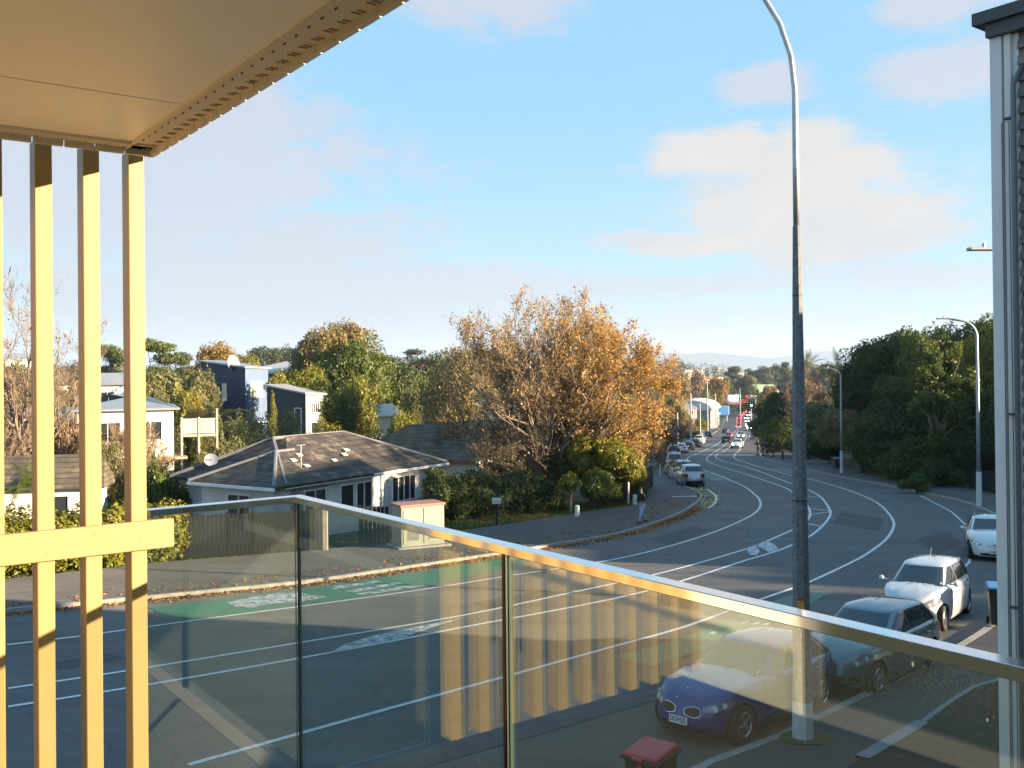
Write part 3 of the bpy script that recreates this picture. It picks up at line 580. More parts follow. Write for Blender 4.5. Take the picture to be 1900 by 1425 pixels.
# ------------------------------------------------------------------ blue tower house, grey wing, white roofed house
def boxhouse(name, pxc, pyt, y, ang, w1, w2, h, wallL, wallR, label, slope=.4, roofm=R_GREY):
    """box seen on its corner: corner at pixel (pxc,pyt); wall 1 runs back to the left, wall 2 to the right"""
    c = at(pxc, pyt, y); e = house(name, (c.x, c.y, c.z - h), ang, label)
    t = .12
    g = MB(); g.mi = 0
    g.add([(0, 0, -3), (w2, 0, -3), (w2, w1, -3), (0, w1, -3), (0, 0, h), (w2, 0, h - .1), (w2, w1, h + slope), (0, w1, h + slope)],
          [(0, 3, 2, 1), (4, 5, 6, 7)]); g.mi = 1; g.add([g.v[0], g.v[1], g.v[5], g.v[4], g.v[1], g.v[2], g.v[6], g.v[5]], [(0, 1, 2, 3), (4, 5, 6, 7)])
    g.mi = 0; g.add([g.v[3], g.v[0], g.v[4], g.v[7], g.v[2], g.v[3], g.v[7], g.v[6]], [(0, 1, 2, 3), (4, 5, 6, 7)])
    g.build('wall', [wallL, wallR], e)
    r = MB(); o = .22; hs = [(-o, -o, h + .02), (w2 + o, -o, h - .08), (w2 + o, w1 + o, h + slope + .06), (-o, w1 + o, h + slope + .06)]
    r.add(hs + [(p[0], p[1], p[2] + .14) for p in hs], [(0, 3, 2, 1), (4, 5, 6, 7), (0, 1, 5, 4), (1, 2, 6, 5), (2, 3, 7, 6), (3, 0, 4, 7)]); r.build('roof', roofm, e)
    return e
ya = 96.; e3 = boxhouse('tower_house', 455, 683, ya, math.radians(55), 7.0, 2.9, 7.6, NAVY, BLUEL, 'tall flat roofed blue house, shaded side painted navy and sunlit front pale blue', .7)  # side in shade and sunlit front put into two wall colours
LITPAINT = mat('painted_lit_pane', (.75, .68, .45), .3)  # pale yellow pane colour gives the lit look, no lamp behind
window(e3, 'x-', 3.2, 5.2, .6, 1.7, (0, 2.9, 0, 7.0), glass=LITPAINT, bars=0); window(e3, 'x-', 2.6, 1.6, 1.1, 1.2, (0, 2.9, 0, 7.0), bars=0)
window(e3, 'y-', 1.35, 5.5, 1.5, 1.6, (0, 2.9, 0, 7), glass=LITPAINT); window(e3, 'y-', 1.5, 1.5, 1.3, 1.3, (0, 2.9, 0, 7))
e4 = boxhouse('wing_house', 567, 732, 84., math.radians(55), 5.0, 2.1, 6.0, NAVY2, GREYC, 'grey clad block beside the navy house, shaded side painted dark and lit end wall pale', .7, mat('grey_cap', (.33, .33, .32), .5))  # dark and pale wall tones carry the shaded and lit faces
window(e4, 'x-', .95, 3.6, .8, 2.4, (0, 2.1, 0, 5), bars=0)
for z in (4.8, 3.1, .9): window(e4, 'y-', 1.05, z, 1.0, .9, (0, 2.1, 0, 5), bars=3 if z > 4 else 0)
c5 = at(523, 684, 112.); e5 = house('monopitch_house', (c5.x, c5.y, c5.z - 8), math.radians(50), 'white house with a pale sloping roof rising behind the navy house')
g = MB(); g.add([(0, 0, -1), (5, 0, -1), (5, 6, -1), (0, 6, -1), (0, 0, 7.6), (5, 0, 8.5), (5, 6, 8.5), (0, 6, 7.6)], [(0, 3, 2, 1), (4, 5, 6, 7), (0, 1, 5, 4), (1, 2, 6, 5), (2, 3, 7, 6), (3, 0, 4, 7)]); g.build('wall', GREYC, e5)
g = MB(); g.add([(-1.2, -.9, 7.45), (5.8, -.9, 8.7), (5.8, 7, 8.7), (-1.2, 7, 7.45), (-1.2, -.9, 7.7), (5.8, -.9, 8.95), (5.8, 7, 8.95), (-1.2, 7, 7.7)], [(0, 3, 2, 1), (4, 5, 6, 7), (0, 1, 5, 4), (1, 2, 6, 5), (2, 3, 7, 6), (3, 0, 4, 7)]); g.build('roof', mat('pale_roof', (.55, .53, .48), .6), e5)
window(e5, 'y-', 2.6, 7.2, 3.4, .8, (0, 5, 0, 6), bars=2)
dish('roof_dish', (.2, 2, 8.1), .9, e3, math.radians(80), math.radians(10))
# ------------------------------------------------------------------ white two-storey house at the left with its deck
c6 = at(322, 757, 57.); e6 = house('white_house', (c6.x, c6.y, c6.z - 5.6), math.radians(22), 'white rendered two storey house with grey roof left of the bungalow')
g = MB(); g.box((-2.6, 3.5, 2.3), (5.2, 7, 6.6)); g.build('wall', mat('white_render', (.80, .78, .70), .7, var=.06, vs=1), e6)
g = MB(); hip(g, -5.2, 0, 0, 7, 5.62, .8, .35); g.build('roof', R_GREY, e6)
dm = (-5.2, 0, 0, 7); window(e6, 'y-', -1.3, 4.3, 1.3, 1.1, dm); window(e6, 'y-', -1.2, 1.5, 1.6, 1.5, dm); window(e6, 'y-', -3.6, 4.3, 1.4, 1.1, dm)
window(e6, 'x+', 2.5, 4.2, 1.3, 1.3, dm)
g = MB(); g.box((-.6, -.6, 2.72), (2.6, 1.1, .12)); g.build('deck_slab', mat('deck_timber', (.35, .30, .22), .8, var=.2), e6)
dk = empty('garden_deck', (c6.x + .15, c6.y + .6, c6.z - 5.6), math.radians(22), 'two level timber deck with glass rails beside the white house', 'deck')
TMB = mat('grey_timber', (.38, .34, .28), .8, var=.2, vs=5)
for z in (.9, 3.9):
    g = MB(); g.box((1.15, 1.2, z), (2.1, 2.2, .14)); g.build('deck_floor', TMB, dk)
    for sx in (.62, 1.68):
        g = MB(); g.box((sx, .12, z + .55), (1.0, .02, .85)); g.build('glass_panel', mat('deck_glass', (.30, .38, .36), .15, spec=.6), dk)
    g = MB(); g.box((1.15, .12, z + 1.0), (2.1, .05, .05)); g.build('handrail', TMB, dk)
for x in (.12, 1.1, 2.15):
    g = MB(); g.box((x, .12, 2.3), (.11, .11, 6.4 if x > 2 else 5.4)); g.build('post', TMB, dk)
setp(MB().box((c6.x + .9, c6.y + 1.5, c6.z - 1.35), (.7, .4, .4)).build('storage_box', mat('red_plastic', (.6, .06, .04), .5)), 'red box on the upper timber deck', 'box')
# small white garage behind the hedge at the far left, brown roof above it
c7 = at(148, 905, 47.); e7 = house('garage', (c7.x, c7.y, c7.z - 2.4), math.radians(10), 'low white garage with brown tiled roof behind the bright hedge')
g = MB(); g.box((-2.4, 2.5, 1.1), (6.4, 5, 2.9)); g.build('wall', WHITEP, e7); g = MB(); hip(g, -5.6, .8, 0, 5, 2.5, 1.35, .4, .6, .6); g.build('roof', R_BRN, e7)
window(e7, 'y-', -.9, 1.5, .8, 1.1, (-5.6, .8, 0, 5), bars=0)
# more distant houses on the slope at the left and over the valley
HL = [((20, 668), 150, 6, 3.0, 'white house high on the far left slope behind the bare tree', CRW, R_GREY), ((135, 712), 105, 4, 3.0, 'cream house seen between the first and second battens', CRW, R_BRN), ((215, 712), 92, 3.6, 3, 'white house showing between the battens above the rendered house', WHITEP, R_GREY),
      ((118, 782), 70, 6, 3, 'pale blue shed roofed house low between the battens', BLUEL, R_GREY), ((690, 770), 92, 5, 3.0, 'cream house half hidden by trees right of the grey block', CRW, mat('cream_roof', (.5, .46, .38), .6)),
      ((798, 688), 210, 9, 4, 'white house with red roof between dark and autumn trees', CRW, R_RED), ((782, 700), 170, 7, 4, 'small white house below the red roofed one', WHITEP, R_GREY),
      ((1262, 757), 280, 8, 3, 'low grey shop between the autumn tree and the arched warehouse', GREYC, R_GREY)]
for (px, py), y, w, h, lab, wm, rm in HL:
    c = at(px, py, y); e = house('house', (c.x, c.y, c.z - h), math.radians(random.Random(px).uniform(10, 40)), lab)
    g = MB(); g.box((0, 0, h / 2 - 1), (w, w * .7, h + 2)); g.build('wall', wm, e); g = MB(); hip(g, -w / 2, w / 2, -w * .35, w * .35, h, h * .35, .3, .8, .8); g.build('roof', rm, e)
    for k in range(max(1, int(w / 2.6))): window(e, 'y-', -w / 2 + 1.3 + k * 2.4, h * .55, 1.2, 1.2, (-w / 2, w / 2, -w * .35, w * .35))
# arched white warehouse roof down the road
cw = at(1290, 756, 330.); e = house('warehouse', (cw.x, cw.y, pz(330)), math.radians(72), 'long warehouse with a pale curved roof left of the far road', 'warehouse')
hw_ = cw.z - pz(330); g = MB(); g.box((0, 0, hw_ / 2 - 2), (26, 13, hw_ + 4)); g.build('wall', GREYC, e)
g = MB(); n = 12
for x in (-13.5, 13.5):
    for k in range(n + 1): a = PI * k / n; g.v.append((x, -7.2 * math.cos(a), hw_ - .5 + 3.4 * math.sin(a)))
for k in range(n): g.f.append((k, k + 1, n + 2 + k, n + 1 + k)); g.m.append(0)
g.f += [tuple(range(n + 1))[::-1], tuple(range(n + 1, 2 * n + 2))]; g.m += [0, 0]; g.build('roof', mat('white_roof', (.62, .64, .66), .5, var=.05, vs=.3), e)
# ------------------------------------------------------------------ unseen blocks outside the frame, added and sized to shade street and ground
def block(x, y, rz, w, d, ztop, lab, wm=CRW):
    zb = gz(x, y); h = ztop - zb; e = house('shade_block', (x, y, zb - .5), rz, lab, 'building')
    g = MB(); g.box((0, 0, h / 2), (w, d, h + .6)); g.build('wall', wm, e); g = MB(); g.box((0, 0, h + .4), (w + .6, d + .6, .3)); g.build('roof', R_GREY, e)
    for s, f in ((-1, 'x-'),):
        for zz_ in np.arange(1.6, h - .8, 2.8):
            for u in np.arange(-d / 2 + 1.5, d / 2 - 1, 2.8): window(e, f, float(u), float(zz_), 1.3, 1.3, (-w / 2, w / 2, -d / 2, d / 2))
PB = lambda p, s: (.304 * p + .953 * s, .953 * p - .304 * s)       # p across the sun's path, s towards the sun
def pblock(p0, p1, s0, s1, zt_, lab):
    x, y = PB((p0 + p1) / 2, (s0 + s1) / 2); block(x, y, math.atan2(-.304, .953), s1 - s0, p1 - p0, zt_, lab)
for a in ((35.5, 38.1, 42, 54, 4.0, 'unseen low cream block added to shade the road by the side street corner'), (38.2, 46, 42, 56, 9.9, 'unseen cream block added to shade the bungalow wall'), (46.2, 58, 43, 60, 4.6, 'unseen grey block added to shade the road at the bend'),
          (-48, -2.5, 36, 58, 9, 'unseen long cream block added to shade the ground mirrored in the left pane'), (58.2, 82, 64, 82, 9.8, 'unseen tall grey block added to shade the road past the bend'), (82.5, 125, 84, 100, 17., 'unseen long tall block added to shade the right bank trees'), (9, 22.7, 22, 34, 5.0, 'unseen grey terrace added to shade the near road and parked cars')):
    pblock(*a)
# ------------------------------------------------------------------ vegetation
def leafmesh(name, lobes, n, size, seed, shell=.62, flat=0, up=.3, m=None, squash=1):
    """crown of many small two-face leaf sprays spread through the lobes' volume. lobes: (x,y,z,rx,ry,rz)"""
    r = np.random.default_rng(seed); L = np.array(lobes, float); w = (L[:, 3] * L[:, 5])
    if name.endswith('woodland'): w = w / np.clip(L[:, 1] / 750, .45, 2.2) ** 2.4
    w /= w.sum()
    idx = r.choice(len(L), n, p=w); d = r.normal(size=(n, 3)); d /= np.linalg.norm(d, axis=1)[:, None]
    # lumpy radius per lobe so outlines are uneven
    ph = r.uniform(0, 6.28, (len(L), 6)); lump = 1 + .13 * np.sin(d[:, 0] * 5 + ph[idx, 0]) + .13 * np.sin(d[:, 1] * 6 + ph[idx, 1]) + .12 * np.sin(d[:, 2] * 7 + ph[idx, 2])
    rad = (shell + (1 - shell) * r.random(n) ** .6) * lump * np.where(r.random(n) < .03, 1.06, 1)
    P = L[idx, :3] + d * L[idx, 3:6] * rad[:, None]
    nrm = d * .8 + r.normal(size=(n, 3)) * .6; nrm[:, 2] += up; nrm /= np.linalg.norm(nrm, axis=1)[:, None]
    a = np.cross(nrm, r.normal(size=(n, 3))); a /= np.linalg.norm(a, axis=1)[:, None]; b = np.cross(nrm, a)
    s = size * r.uniform(.55, 1.35, n)[:, None]
    if name.endswith('woodland'): s = s * np.clip(P[:, 1:2] / 750, .45, 2.2)
    V = np.stack([P - a * s, P - b * s * .55 + nrm * s * .12, P + a * s, P + b * s * .55 + nrm * s * .12], 1).reshape(-1, 3)
    me = D.meshes.new(name); me.vertices.add(4 * n); me.vertices.foreach_set('co', V.ravel()); me.loops.add(4 * n); me.loops.foreach_set('vertex_index', np.arange(4 * n)); me.polygons.add(n)
    me.polygons.foreach_set('loop_start', np.arange(n) * 4); me.polygons.foreach_set('loop_total', np.full(n, 4)); me.update(calc_edges=True)
    if m: me.materials.append(m)
    return me
def meshobj(name, me, parent=None):
    o = D.objects.new(name, me); COL.objects.link(o); o.parent = parent; return o
LM = {
 'dark': leafmat('leaves_dark', (.034, .052, .016), (.078, .105, .032), (.14, .16, .052)),
 'green': leafmat('leaves_green', (.050, .078, .018), (.115, .150, .035), (.20, .225, .06)),
 'olive': leafmat('leaves_olive', (.10, .11, .045), (.20, .20, .085), (.32, .30, .14)),
 'yellow': leafmat('leaves_yellow_green', (.12, .13, .02), (.24, .235, .035), (.38, .34, .06)),
 'gold': leafmat('leaves_gold', (.20, .13, .03), (.32, .21, .05), (.42, .29, .08)),
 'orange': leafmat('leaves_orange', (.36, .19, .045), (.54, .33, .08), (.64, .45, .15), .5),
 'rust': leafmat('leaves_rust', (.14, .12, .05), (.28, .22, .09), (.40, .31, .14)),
 'brown': leafmat('leaves_brown', (.16, .11, .07), (.26, .185, .12), (.36, .26, .18)),
 'far': leafmat('leaves_far', (.045, .065, .03), (.09, .11, .045), (.16, .16, .07)),
}
TRUNKM = BARK
def crown_lobes(kind, rng):
    L = []
    if kind == 'round':
        L.append((0, 0, .62, .36, .36, .30))
        for k in range(11): a = rng.uniform(0, 6.28); e = rng.uniform(-.5, 1.1); q = rng.uniform(.24, .34); L.append((q * math.cos(a) * math.cos(e), q * math.sin(a) * math.cos(e), .60 + .26 * math.sin(e), *(rng.uniform(.13, .21),) * 2, rng.uniform(.10, .17)))
    elif kind == 'broad':
        for k in range(16): a = rng.uniform(0, 6.28); q = rng.uniform(.1, .42); L.append((q * math.cos(a), q * math.sin(a), .50 + rng.uniform(-.05, .34) * (1 - q), *(rng.uniform(.14, .22),) * 2, rng.uniform(.10, .16)))
    elif kind == 'cone':
        for k in range(14): h = k / 13; q = (1 - h) * .20; a = rng.uniform(0, 6.28); L.append((q * .5 * math.cos(a), q * .5 * math.sin(a), .12 + .80 * h, q + .05, q + .05, .10))
    elif kind == 'pine':
        for k in range(12): h = rng.uniform(.35, .95); q = rng.uniform(.05, .32) * (1.25 - h); a = rng.uniform(0, 6.28); L.append((q * math.cos(a), q * math.sin(a), h, .16, .16, .055))
    elif kind == 'tall':
        for k in range(13): h = k / 12; a = rng.uniform(0, 6.28); q = .10 * rng.random(); w_ = .10 + .13 * math.sin(PI * (.15 + .75 * h)); L.append((q * math.cos(a), q * math.sin(a), .12 + .76 * h, w_, w_, .13))
    elif kind == 'bush':
        for k in range(9): a = rng.uniform(0, 6.28); q = rng.uniform(0, .38); L.append((q * math.cos(a), q * math.sin(a), .42 + rng.uniform(-.2, .25) * (1 - q), .24, .24, .24))
    return L
PROTO = {}
def tree_meshes(kind, leaf, n, size, seed):
    key = (kind, leaf, n, size, seed)
    if key not in PROTO:
        rng = random.Random(seed * 7 + len(kind)); L = crown_lobes(kind, rng)
        zm_ = max(l[2] + l[5] * .92 for l in L); xm_ = max(max(abs(l[0]) + l[3], abs(l[1]) + l[4]) * .95 for l in L) * 2
        L = [(l[0] / xm_, l[1] / xm_, l[2] / zm_, l[3] / xm_, l[4] / xm_, l[5] / zm_) for l in L]
        cm = leafmesh('crown', L, int(n * 1.5), size * .82, seed, m=LM[leaf], shell=.5 if kind != 'cone' else .3)
        g = MB(); sg = .02 if kind != 'cone' else .012
        g.tube([(0, 0, -.03), (.005, .003, .2), (.0, .01, .42), (.01, 0, .62)], [sg * 1.3, sg, sg * .8, sg * .4], 7)
        for l in L[1:8]: g.tube([(0, 0, .25), (l[0] * .5, l[1] * .5, .25 + (l[2] - .25) * .6), (l[0] * .9, l[1] * .9, l[2])], [sg * .6, sg * .4, sg * .15], 5)
        me = D.meshes.new('trunk'); me.from_pydata(g.v, [], g.f); me.materials.append(BARK); me.polygons.foreach_set('use_smooth', [True] * len(me.polygons)); PROTO[key] = (cm, me)
    return PROTO[key]
def tree(name, px, ptop, w_px, y, kind, leaf, label, n=7000, size=.028, seed=1, cat='tree', group=None, zb=None, rz=None, trunk=True, x=None):
    """tree whose top is seen at (px, ptop), w_px wide in the survey photo, standing y metres ahead on the land"""
    p = at(px, ptop, y); X_ = p.x if x is None else x; z0 = gz(X_, y) if zb is None else zb; H = p.z - z0; Wd = w_px / F0 * y
    cm, tm = tree_meshes(kind, leaf, n, size, seed)
    base = .92
    e = empty(name, (X_, y, z0), rz if rz is not None else random.Random(px + y).uniform(0, 6.28), label, cat, group)
    o = meshobj('crown', cm, e); e.scale = (Wd / base, Wd / base, H)
    if trunk: meshobj('trunk', tm, e)
    return e
T = tree
# left, behind the battens and the houses
T('pine_tree', 290, 628, 110, 125, 'pine', 'green', 'dark spreading pine at the right edge of the battens', 9000, .02, 11)
T('pine_tree', 335, 652, 60, 150, 'pine', 'far', 'small thin pine against the sky left of the yellow tree', 4000, .02, 12)
T('tree', 300, 690, 120, 95, 'round', 'olive', 'olive tree just right of the last batten', 9000, .026, 13)
T('tree', 365, 690, 90, 88, 'round', 'olive', 'drooping olive tree left of the navy house', 8000, .026, 14)
T('tree', 352, 722, 70, 80, 'bush', 'yellow', 'bright green shrub tree below the olive trees', 7000, .03, 15)
T('tree', 400, 638, 110, 140, 'round', 'gold', 'golden green tree behind the navy house', 9000, .022, 16)
T('tree', 452, 655, 90, 150, 'broad', 'yellow', 'yellow green tree right of the golden one above the navy roof', 8000, .022, 17)
T('tree', 488, 642, 70, 330, 'round', 'far', 'hazy dark far tree above the white sloping roof', 3500, .03, 18)
T('tree', 540, 640, 70, 340, 'broad', 'far', 'hazy far tree left of the tall broad tree', 3500, .03, 19)
T('tree', 520, 645, 60, 360, 'round', 'far', 'second hazy far tree left of the tall broad tree', 3500, .03, 20)
T('tree', 632, 598, 190, 106, 'broad', 'rust', 'upper bronze crown of the tallest broad tree behind the bungalow', 26000, .016, 21)
T('tree', 655, 640, 170, 102, 'round', 'green', 'tall broad green tree rising behind the bungalow roof', 26000, .016, 22)
T('tree', 575, 628, 70, 112, 'pine', 'rust', 'bronze side tree left of the tallest tree', 7000, .02, 23)
T('tree', 735, 662, 110, 112, 'tall', 'dark', 'dark dense tree right of the tallest broad tree', 15000, .02, 24)
T('tree', 560, 682, 130, 92, 'broad', 'yellow', 'yellow green leafy tree above the grey block', 14000, .018, 25)
T('tree', 610, 700, 110, 88, 'broad', 'green', 'leafy green tree right of the grey block', 14000, .018, 26)
T('tree', 655, 700, 90, 90, 'broad', 'yellow', 'sunlit tree left of the dark dense tree', 10000, .018, 27)
T('tree', 780, 722, 90, 96, 'broad', 'olive', 'pale green tree left of the autumn tree', 11000, .018, 28)
T('tree', 742, 765, 85, 76, 'bush', 'yellow', 'bright yellow green tree above the bungalow ridge', 11000, .022, 29)
T('conifer', 506, 724, 48, 80, 'cone', 'yellow', 'slim cone shaped conifer in front of the grey block', 9000, .014, 30)
T('tree', 470, 762, 130, 66, 'bush', 'olive', 'pale olive bush tree left of the bungalow ridge', 15000, .018, 31)
T('tree', 418, 778, 90, 62, 'bush', 'olive', 'grey green bush behind the bungalow left eave', 12000, .02, 32)
T('tree', 535, 765, 70, 70, 'bush', 'olive', 'pale shrub behind the bungalow roof below the conifer', 9000, .02, 33)
T('tree', 805, 655, 80, 150, 'round', 'far', 'hazy tree left of the autumn tree on the skyline', 5000, .025, 34)
T('tree', 770, 648, 60, 230, 'pine', 'far', 'thin far pine left of the autumn tree', 3500, .025, 35)
T('tree', 846, 640, 110, 84, 'tall', 'rust', 'rust brown tree just behind the left side of the autumn tree', 16000, .018, 36)
T('tree', 815, 700, 70, 90, 'round', 'dark', 'dark tree beside the rust brown tree', 8000, .02, 37)
T('tree', 880, 760, 110, 90, 'broad', 'rust', 'brown shrubby tree seen under the autumn crown at left', 12000, .02, 38)
T('bush', 290, 858, 70, 49, 'bush', 'green', 'green bush beside the rendered house right of the battens', 8000, .035, 39, 'bush')
T('bush', 360, 905, 70, 50, 'bush', 'green', 'low shrub below the timber deck', 7000, .035, 40, 'bush')
T('tree', 205, 640, 70, 130, 'pine', 'green', 'pine seen between the last two battens', 5000, .02, 41)
T('tree', 130, 668, 120, 140, 'broad', 'brown', 'brown leafed tree on the skyline between the battens', 8000, .02, 42)
T('tree', 112, 735, 60, 85, 'bush', 'yellow', 'yellow green shrub between first and second battens', 6000, .03, 43)
T('tree', 40, 670, 120, 130, 'broad', 'olive', 'olive tree on the skyline at the far left', 8000, .02, 44)
T('tree', 215, 760, 70, 72, 'round', 'dark', 'dark round tree beside the rendered house left wall', 7000, .03, 45)
T('tree', 120, 760, 80, 74, 'bush', 'dark', 'dark shrub mass between the battens above the garage', 6000, .03, 46)
for i, (px, pt, w, y, k, lf, lab) in enumerate(((205, 812, 66, 50, 'bush', 'olive', 'olive bush between the third and last batten'), (122, 770, 80, 53, 'broad', 'brown', 'brown leafed shrub between the first and second batten above the garage'), (195, 745, 70, 58, 'round', 'olive', 'olive tree hiding the left side of the rendered house'), (60, 705, 130, 88, 'bush', 'olive', 'olive shrub tree behind the leftmost battens'), (165, 690, 110, 100, 'round', 'green', 'green tree between the middle battens above the rendered house'), (255, 672, 90, 118, 'broad', 'olive', 'pale olive tree touching the last batten on the skyline'), (120, 800, 90, 66, 'bush', 'olive', 'olive scrub behind the garage roof'),
    (330, 700, 90, 100, 'bush', 'yellow', 'bright olive tree above the timber deck'), (300, 735, 80, 76, 'bush', 'olive', 'olive bush just above the white house roof'), (430, 770, 80, 76, 'bush', 'yellow', 'yellowish bush below the navy house'), (410, 815, 110, 58, 'broad', 'olive', 'pale grey olive tree between the deck and the bungalow roof'), (690, 655, 120, 150, 'broad', 'green', 'mid green tree behind the right side of the tallest tree'),
    (760, 690, 90, 120, 'round', 'green', 'green tree between the dark dense tree and the autumn tree'), (820, 780, 80, 78, 'bush', 'gold', 'golden shrub at the left foot of the autumn crown'), (700, 795, 60, 68, 'bush', 'green', 'green shrub at the right end of the bungalow ridge'), (600, 775, 90, 76, 'bush', 'yellow', 'sunlit shrub right behind the bungalow ridge'))): T('tree', px, pt, w, y, k, lf, lab, 9000, .022, 110 + i)
# under and around the autumn tree: camellia hedge columns, bright laurel, shrubs
hp = [(808, 868, 62), (842, 880, 62), (880, 872, 66), (918, 882, 66), (955, 872, 66), (992, 884, 64), (1025, 892, 56)]
for i, (px, pt, w) in enumerate(hp):
    T('hedge_column', px, pt, w * 1.12, 51 + i * .7, 'tall', 'dark', 'dark evergreen shrub, %s from the left in the row before the autumn tree' % ('first second third fourth fifth sixth last'.split()[i]), 7000, .034, 50 + i % 3, 'shrub', 'dark evergreen row in front of the autumn tree')
T('bush', 1120, 808, 120, 58, 'broad', 'yellow', 'bright green spreading laurel under the right side of the autumn tree', 15000, .026, 60, 'bush')
T('bush', 1165, 835, 70, 60, 'bush', 'yellow', 'bright green shrub overhanging the pavement', 9000, .03, 61, 'bush')
T('bush', 1105, 870, 80, 56, 'bush', 'green', 'green shrub by the brown fence below the laurel', 9000, .03, 62, 'bush')
T('bush', 1060, 835, 90, 60, 'broad', 'green', 'green shrub beside the autumn tree trunk', 9000, .026, 63, 'bush')
T('bush', 1185, 880, 40, 60, 'tall', 'green', 'narrow ivy covered post at the pavement corner', 5000, .03, 64, 'bush')
T('bush', 985, 800, 90, 70, 'bush', 'dark', 'dark shrub behind the autumn tree trunk', 8000, .03, 65, 'bush')
# right side wood
RT_ = [(1760, 588, 190, 86, 'broad', 'green', 'tallest broad tree on the right bank', 26000, .015), (1690, 612, 190, 92, 'broad', 'dark', 'dark broad tree left of the tallest on the right bank', 24000, .016),
       (1625, 632, 150, 98, 'round', 'dark', 'dark round tree behind the middle lamp on the right', 20000, .018), (1590, 660, 90, 104, 'pine', 'dark', 'ragged dark tree at the left end of the right wood', 9000, .022),
       (1830, 612, 130, 80, 'round', 'yellow', 'sunlit yellow green tree behind the right lamp post', 14000, .02), (1880, 600, 130, 84, 'broad', 'green', 'tree behind the white corner board', 9000, .022),
       (1700, 700, 190, 78, 'tall', 'dark', 'low dark tree in front of the right wood', 16000, .02), (1780, 720, 150, 74, 'bush', 'dark', 'dark undergrowth tree by the right lamp post', 14000, .022),
       (1640, 740, 120, 82, 'bush', 'dark', 'dark bushy tree beside the middle lamp post', 12000, .022), (1600, 790, 110, 84, 'bush', 'green', 'green shrub by the low wall behind the middle lamp', 10000, .026),
       (1560, 760, 80, 92, 'round', 'rust', 'brownish shrub tree left of the middle lamp', 9000, .024), (1508, 700, 90, 135, 'broad', 'brown', 'pale brown tree right of the near lamp post', 9000, .022),
       (1525, 745, 110, 118, 'round', 'olive', 'olive tree between the two lamp posts', 10000, .022), (1465, 720, 100, 150, 'round', 'dark', 'dark round tree hidden by the near lamp post', 10000, .022),
       (1430, 742, 70, 170, 'round', 'dark', 'dark round tree left of the near lamp post', 9000, .024), (1408, 772, 55, 185, 'bush', 'dark', 'low dark tree overhanging the far road', 8000, .026),
       (1445, 775, 80, 128, 'tall', 'green', 'green tall shrub left of the near lamp post by the road', 10000, .022), (1500, 800, 90, 112, 'bush', 'green', 'green shrub on the bank right of the near lamp post', 9000, .026),
       (1540, 812, 80, 100, 'bush', 'dark', 'dark shrub on the bank behind the middle lamp', 9000, .026), (1680, 810, 110, 74, 'bush', 'green', 'leafy shrub on the bank above the wooden fence', 11000, .026),
       (1740, 850, 80, 68, 'bush', 'dark', 'low dark shrub at the foot of the pale trunk', 9000, .028), (1800, 800, 110, 70, 'bush', 'dark', 'dark shrub under the trees by the right lamp', 9000, .026),
       (1850, 760, 120, 70, 'bush', 'dark', 'dark shrub mass beside the white corner board', 9000, .026), (1700, 880, 60, 64, 'bush', 'green', 'small green shrub near the kerb on the right', 6000, .035)]
for i, (px, pt, w, y, k, lf, lab, n, s) in enumerate(RT_): T('tree' if pt < 780 else 'bush', px, pt, w, y, k, lf, lab, n, s, 70 + i % 9, 'tree' if pt < 780 else 'bush')
# unseen trees added out of frame to shade the bend
for i, (x, y, h, w) in enumerate(((48, 44, 9, 9), (52, 54, 11, 10), (44, 62, 10, 9), (60, 70, 13, 11), (66, 90, 14, 12), (58, 104, 13, 12), (52, 126, 12, 11), (60, 145, 12, 12), (72, 175, 12, 12), (84, 205, 12, 12))):
    p = gz(x, y); cm, tm = tree_meshes('round', 'dark', 8000, .022, 72)
    e = empty('tree', (x, y, p), i * 1.3, 'unseen dark tree added on the right bank to shade the bend', 'tree', 'unseen bank trees added for shade on the bend'); e.scale = (w, w, h); meshobj('crown', cm, e); meshobj('trunk', tm, e)
# two unseen trees added beyond the frame: their crowns shade the paling fence
x, y = PB(29.4, 40); zt_ = gz(x, y); cm, tm = tree_meshes('round', 'dark', 8000, .022, 72)
e = empty('tree', (x, y, zt_), 0, 'unseen round topped tree added to shade the paling fence', 'tree'); e.scale = (4.6, 4.6, 8.2); meshobj('crown', cm, e); meshobj('trunk', tm, e)
x, y = PB(33.8, 42); e = empty('tree', (x, y, gz(x, y)), 0, 'second unseen round topped tree added to shade the paling fence', 'tree'); e.scale = (4.8, 4.8, 8.4); meshobj('crown', cm, e); meshobj('trunk', tm, e)
# unseen thin crowned tree added beyond the frame to dapple the bungalow roof
x, y = PB(50, 33); cm, tm = tree_meshes('round', 'dark', 1500, .030, 91)
e = empty('tree', (x, y, gz(x, y)), 0, 'unseen thin crowned tall tree added to dapple the bungalow roof', 'tree'); e.scale = (11, 11, 15.5); meshobj('crown', cm, e); meshobj('trunk', tm, e)
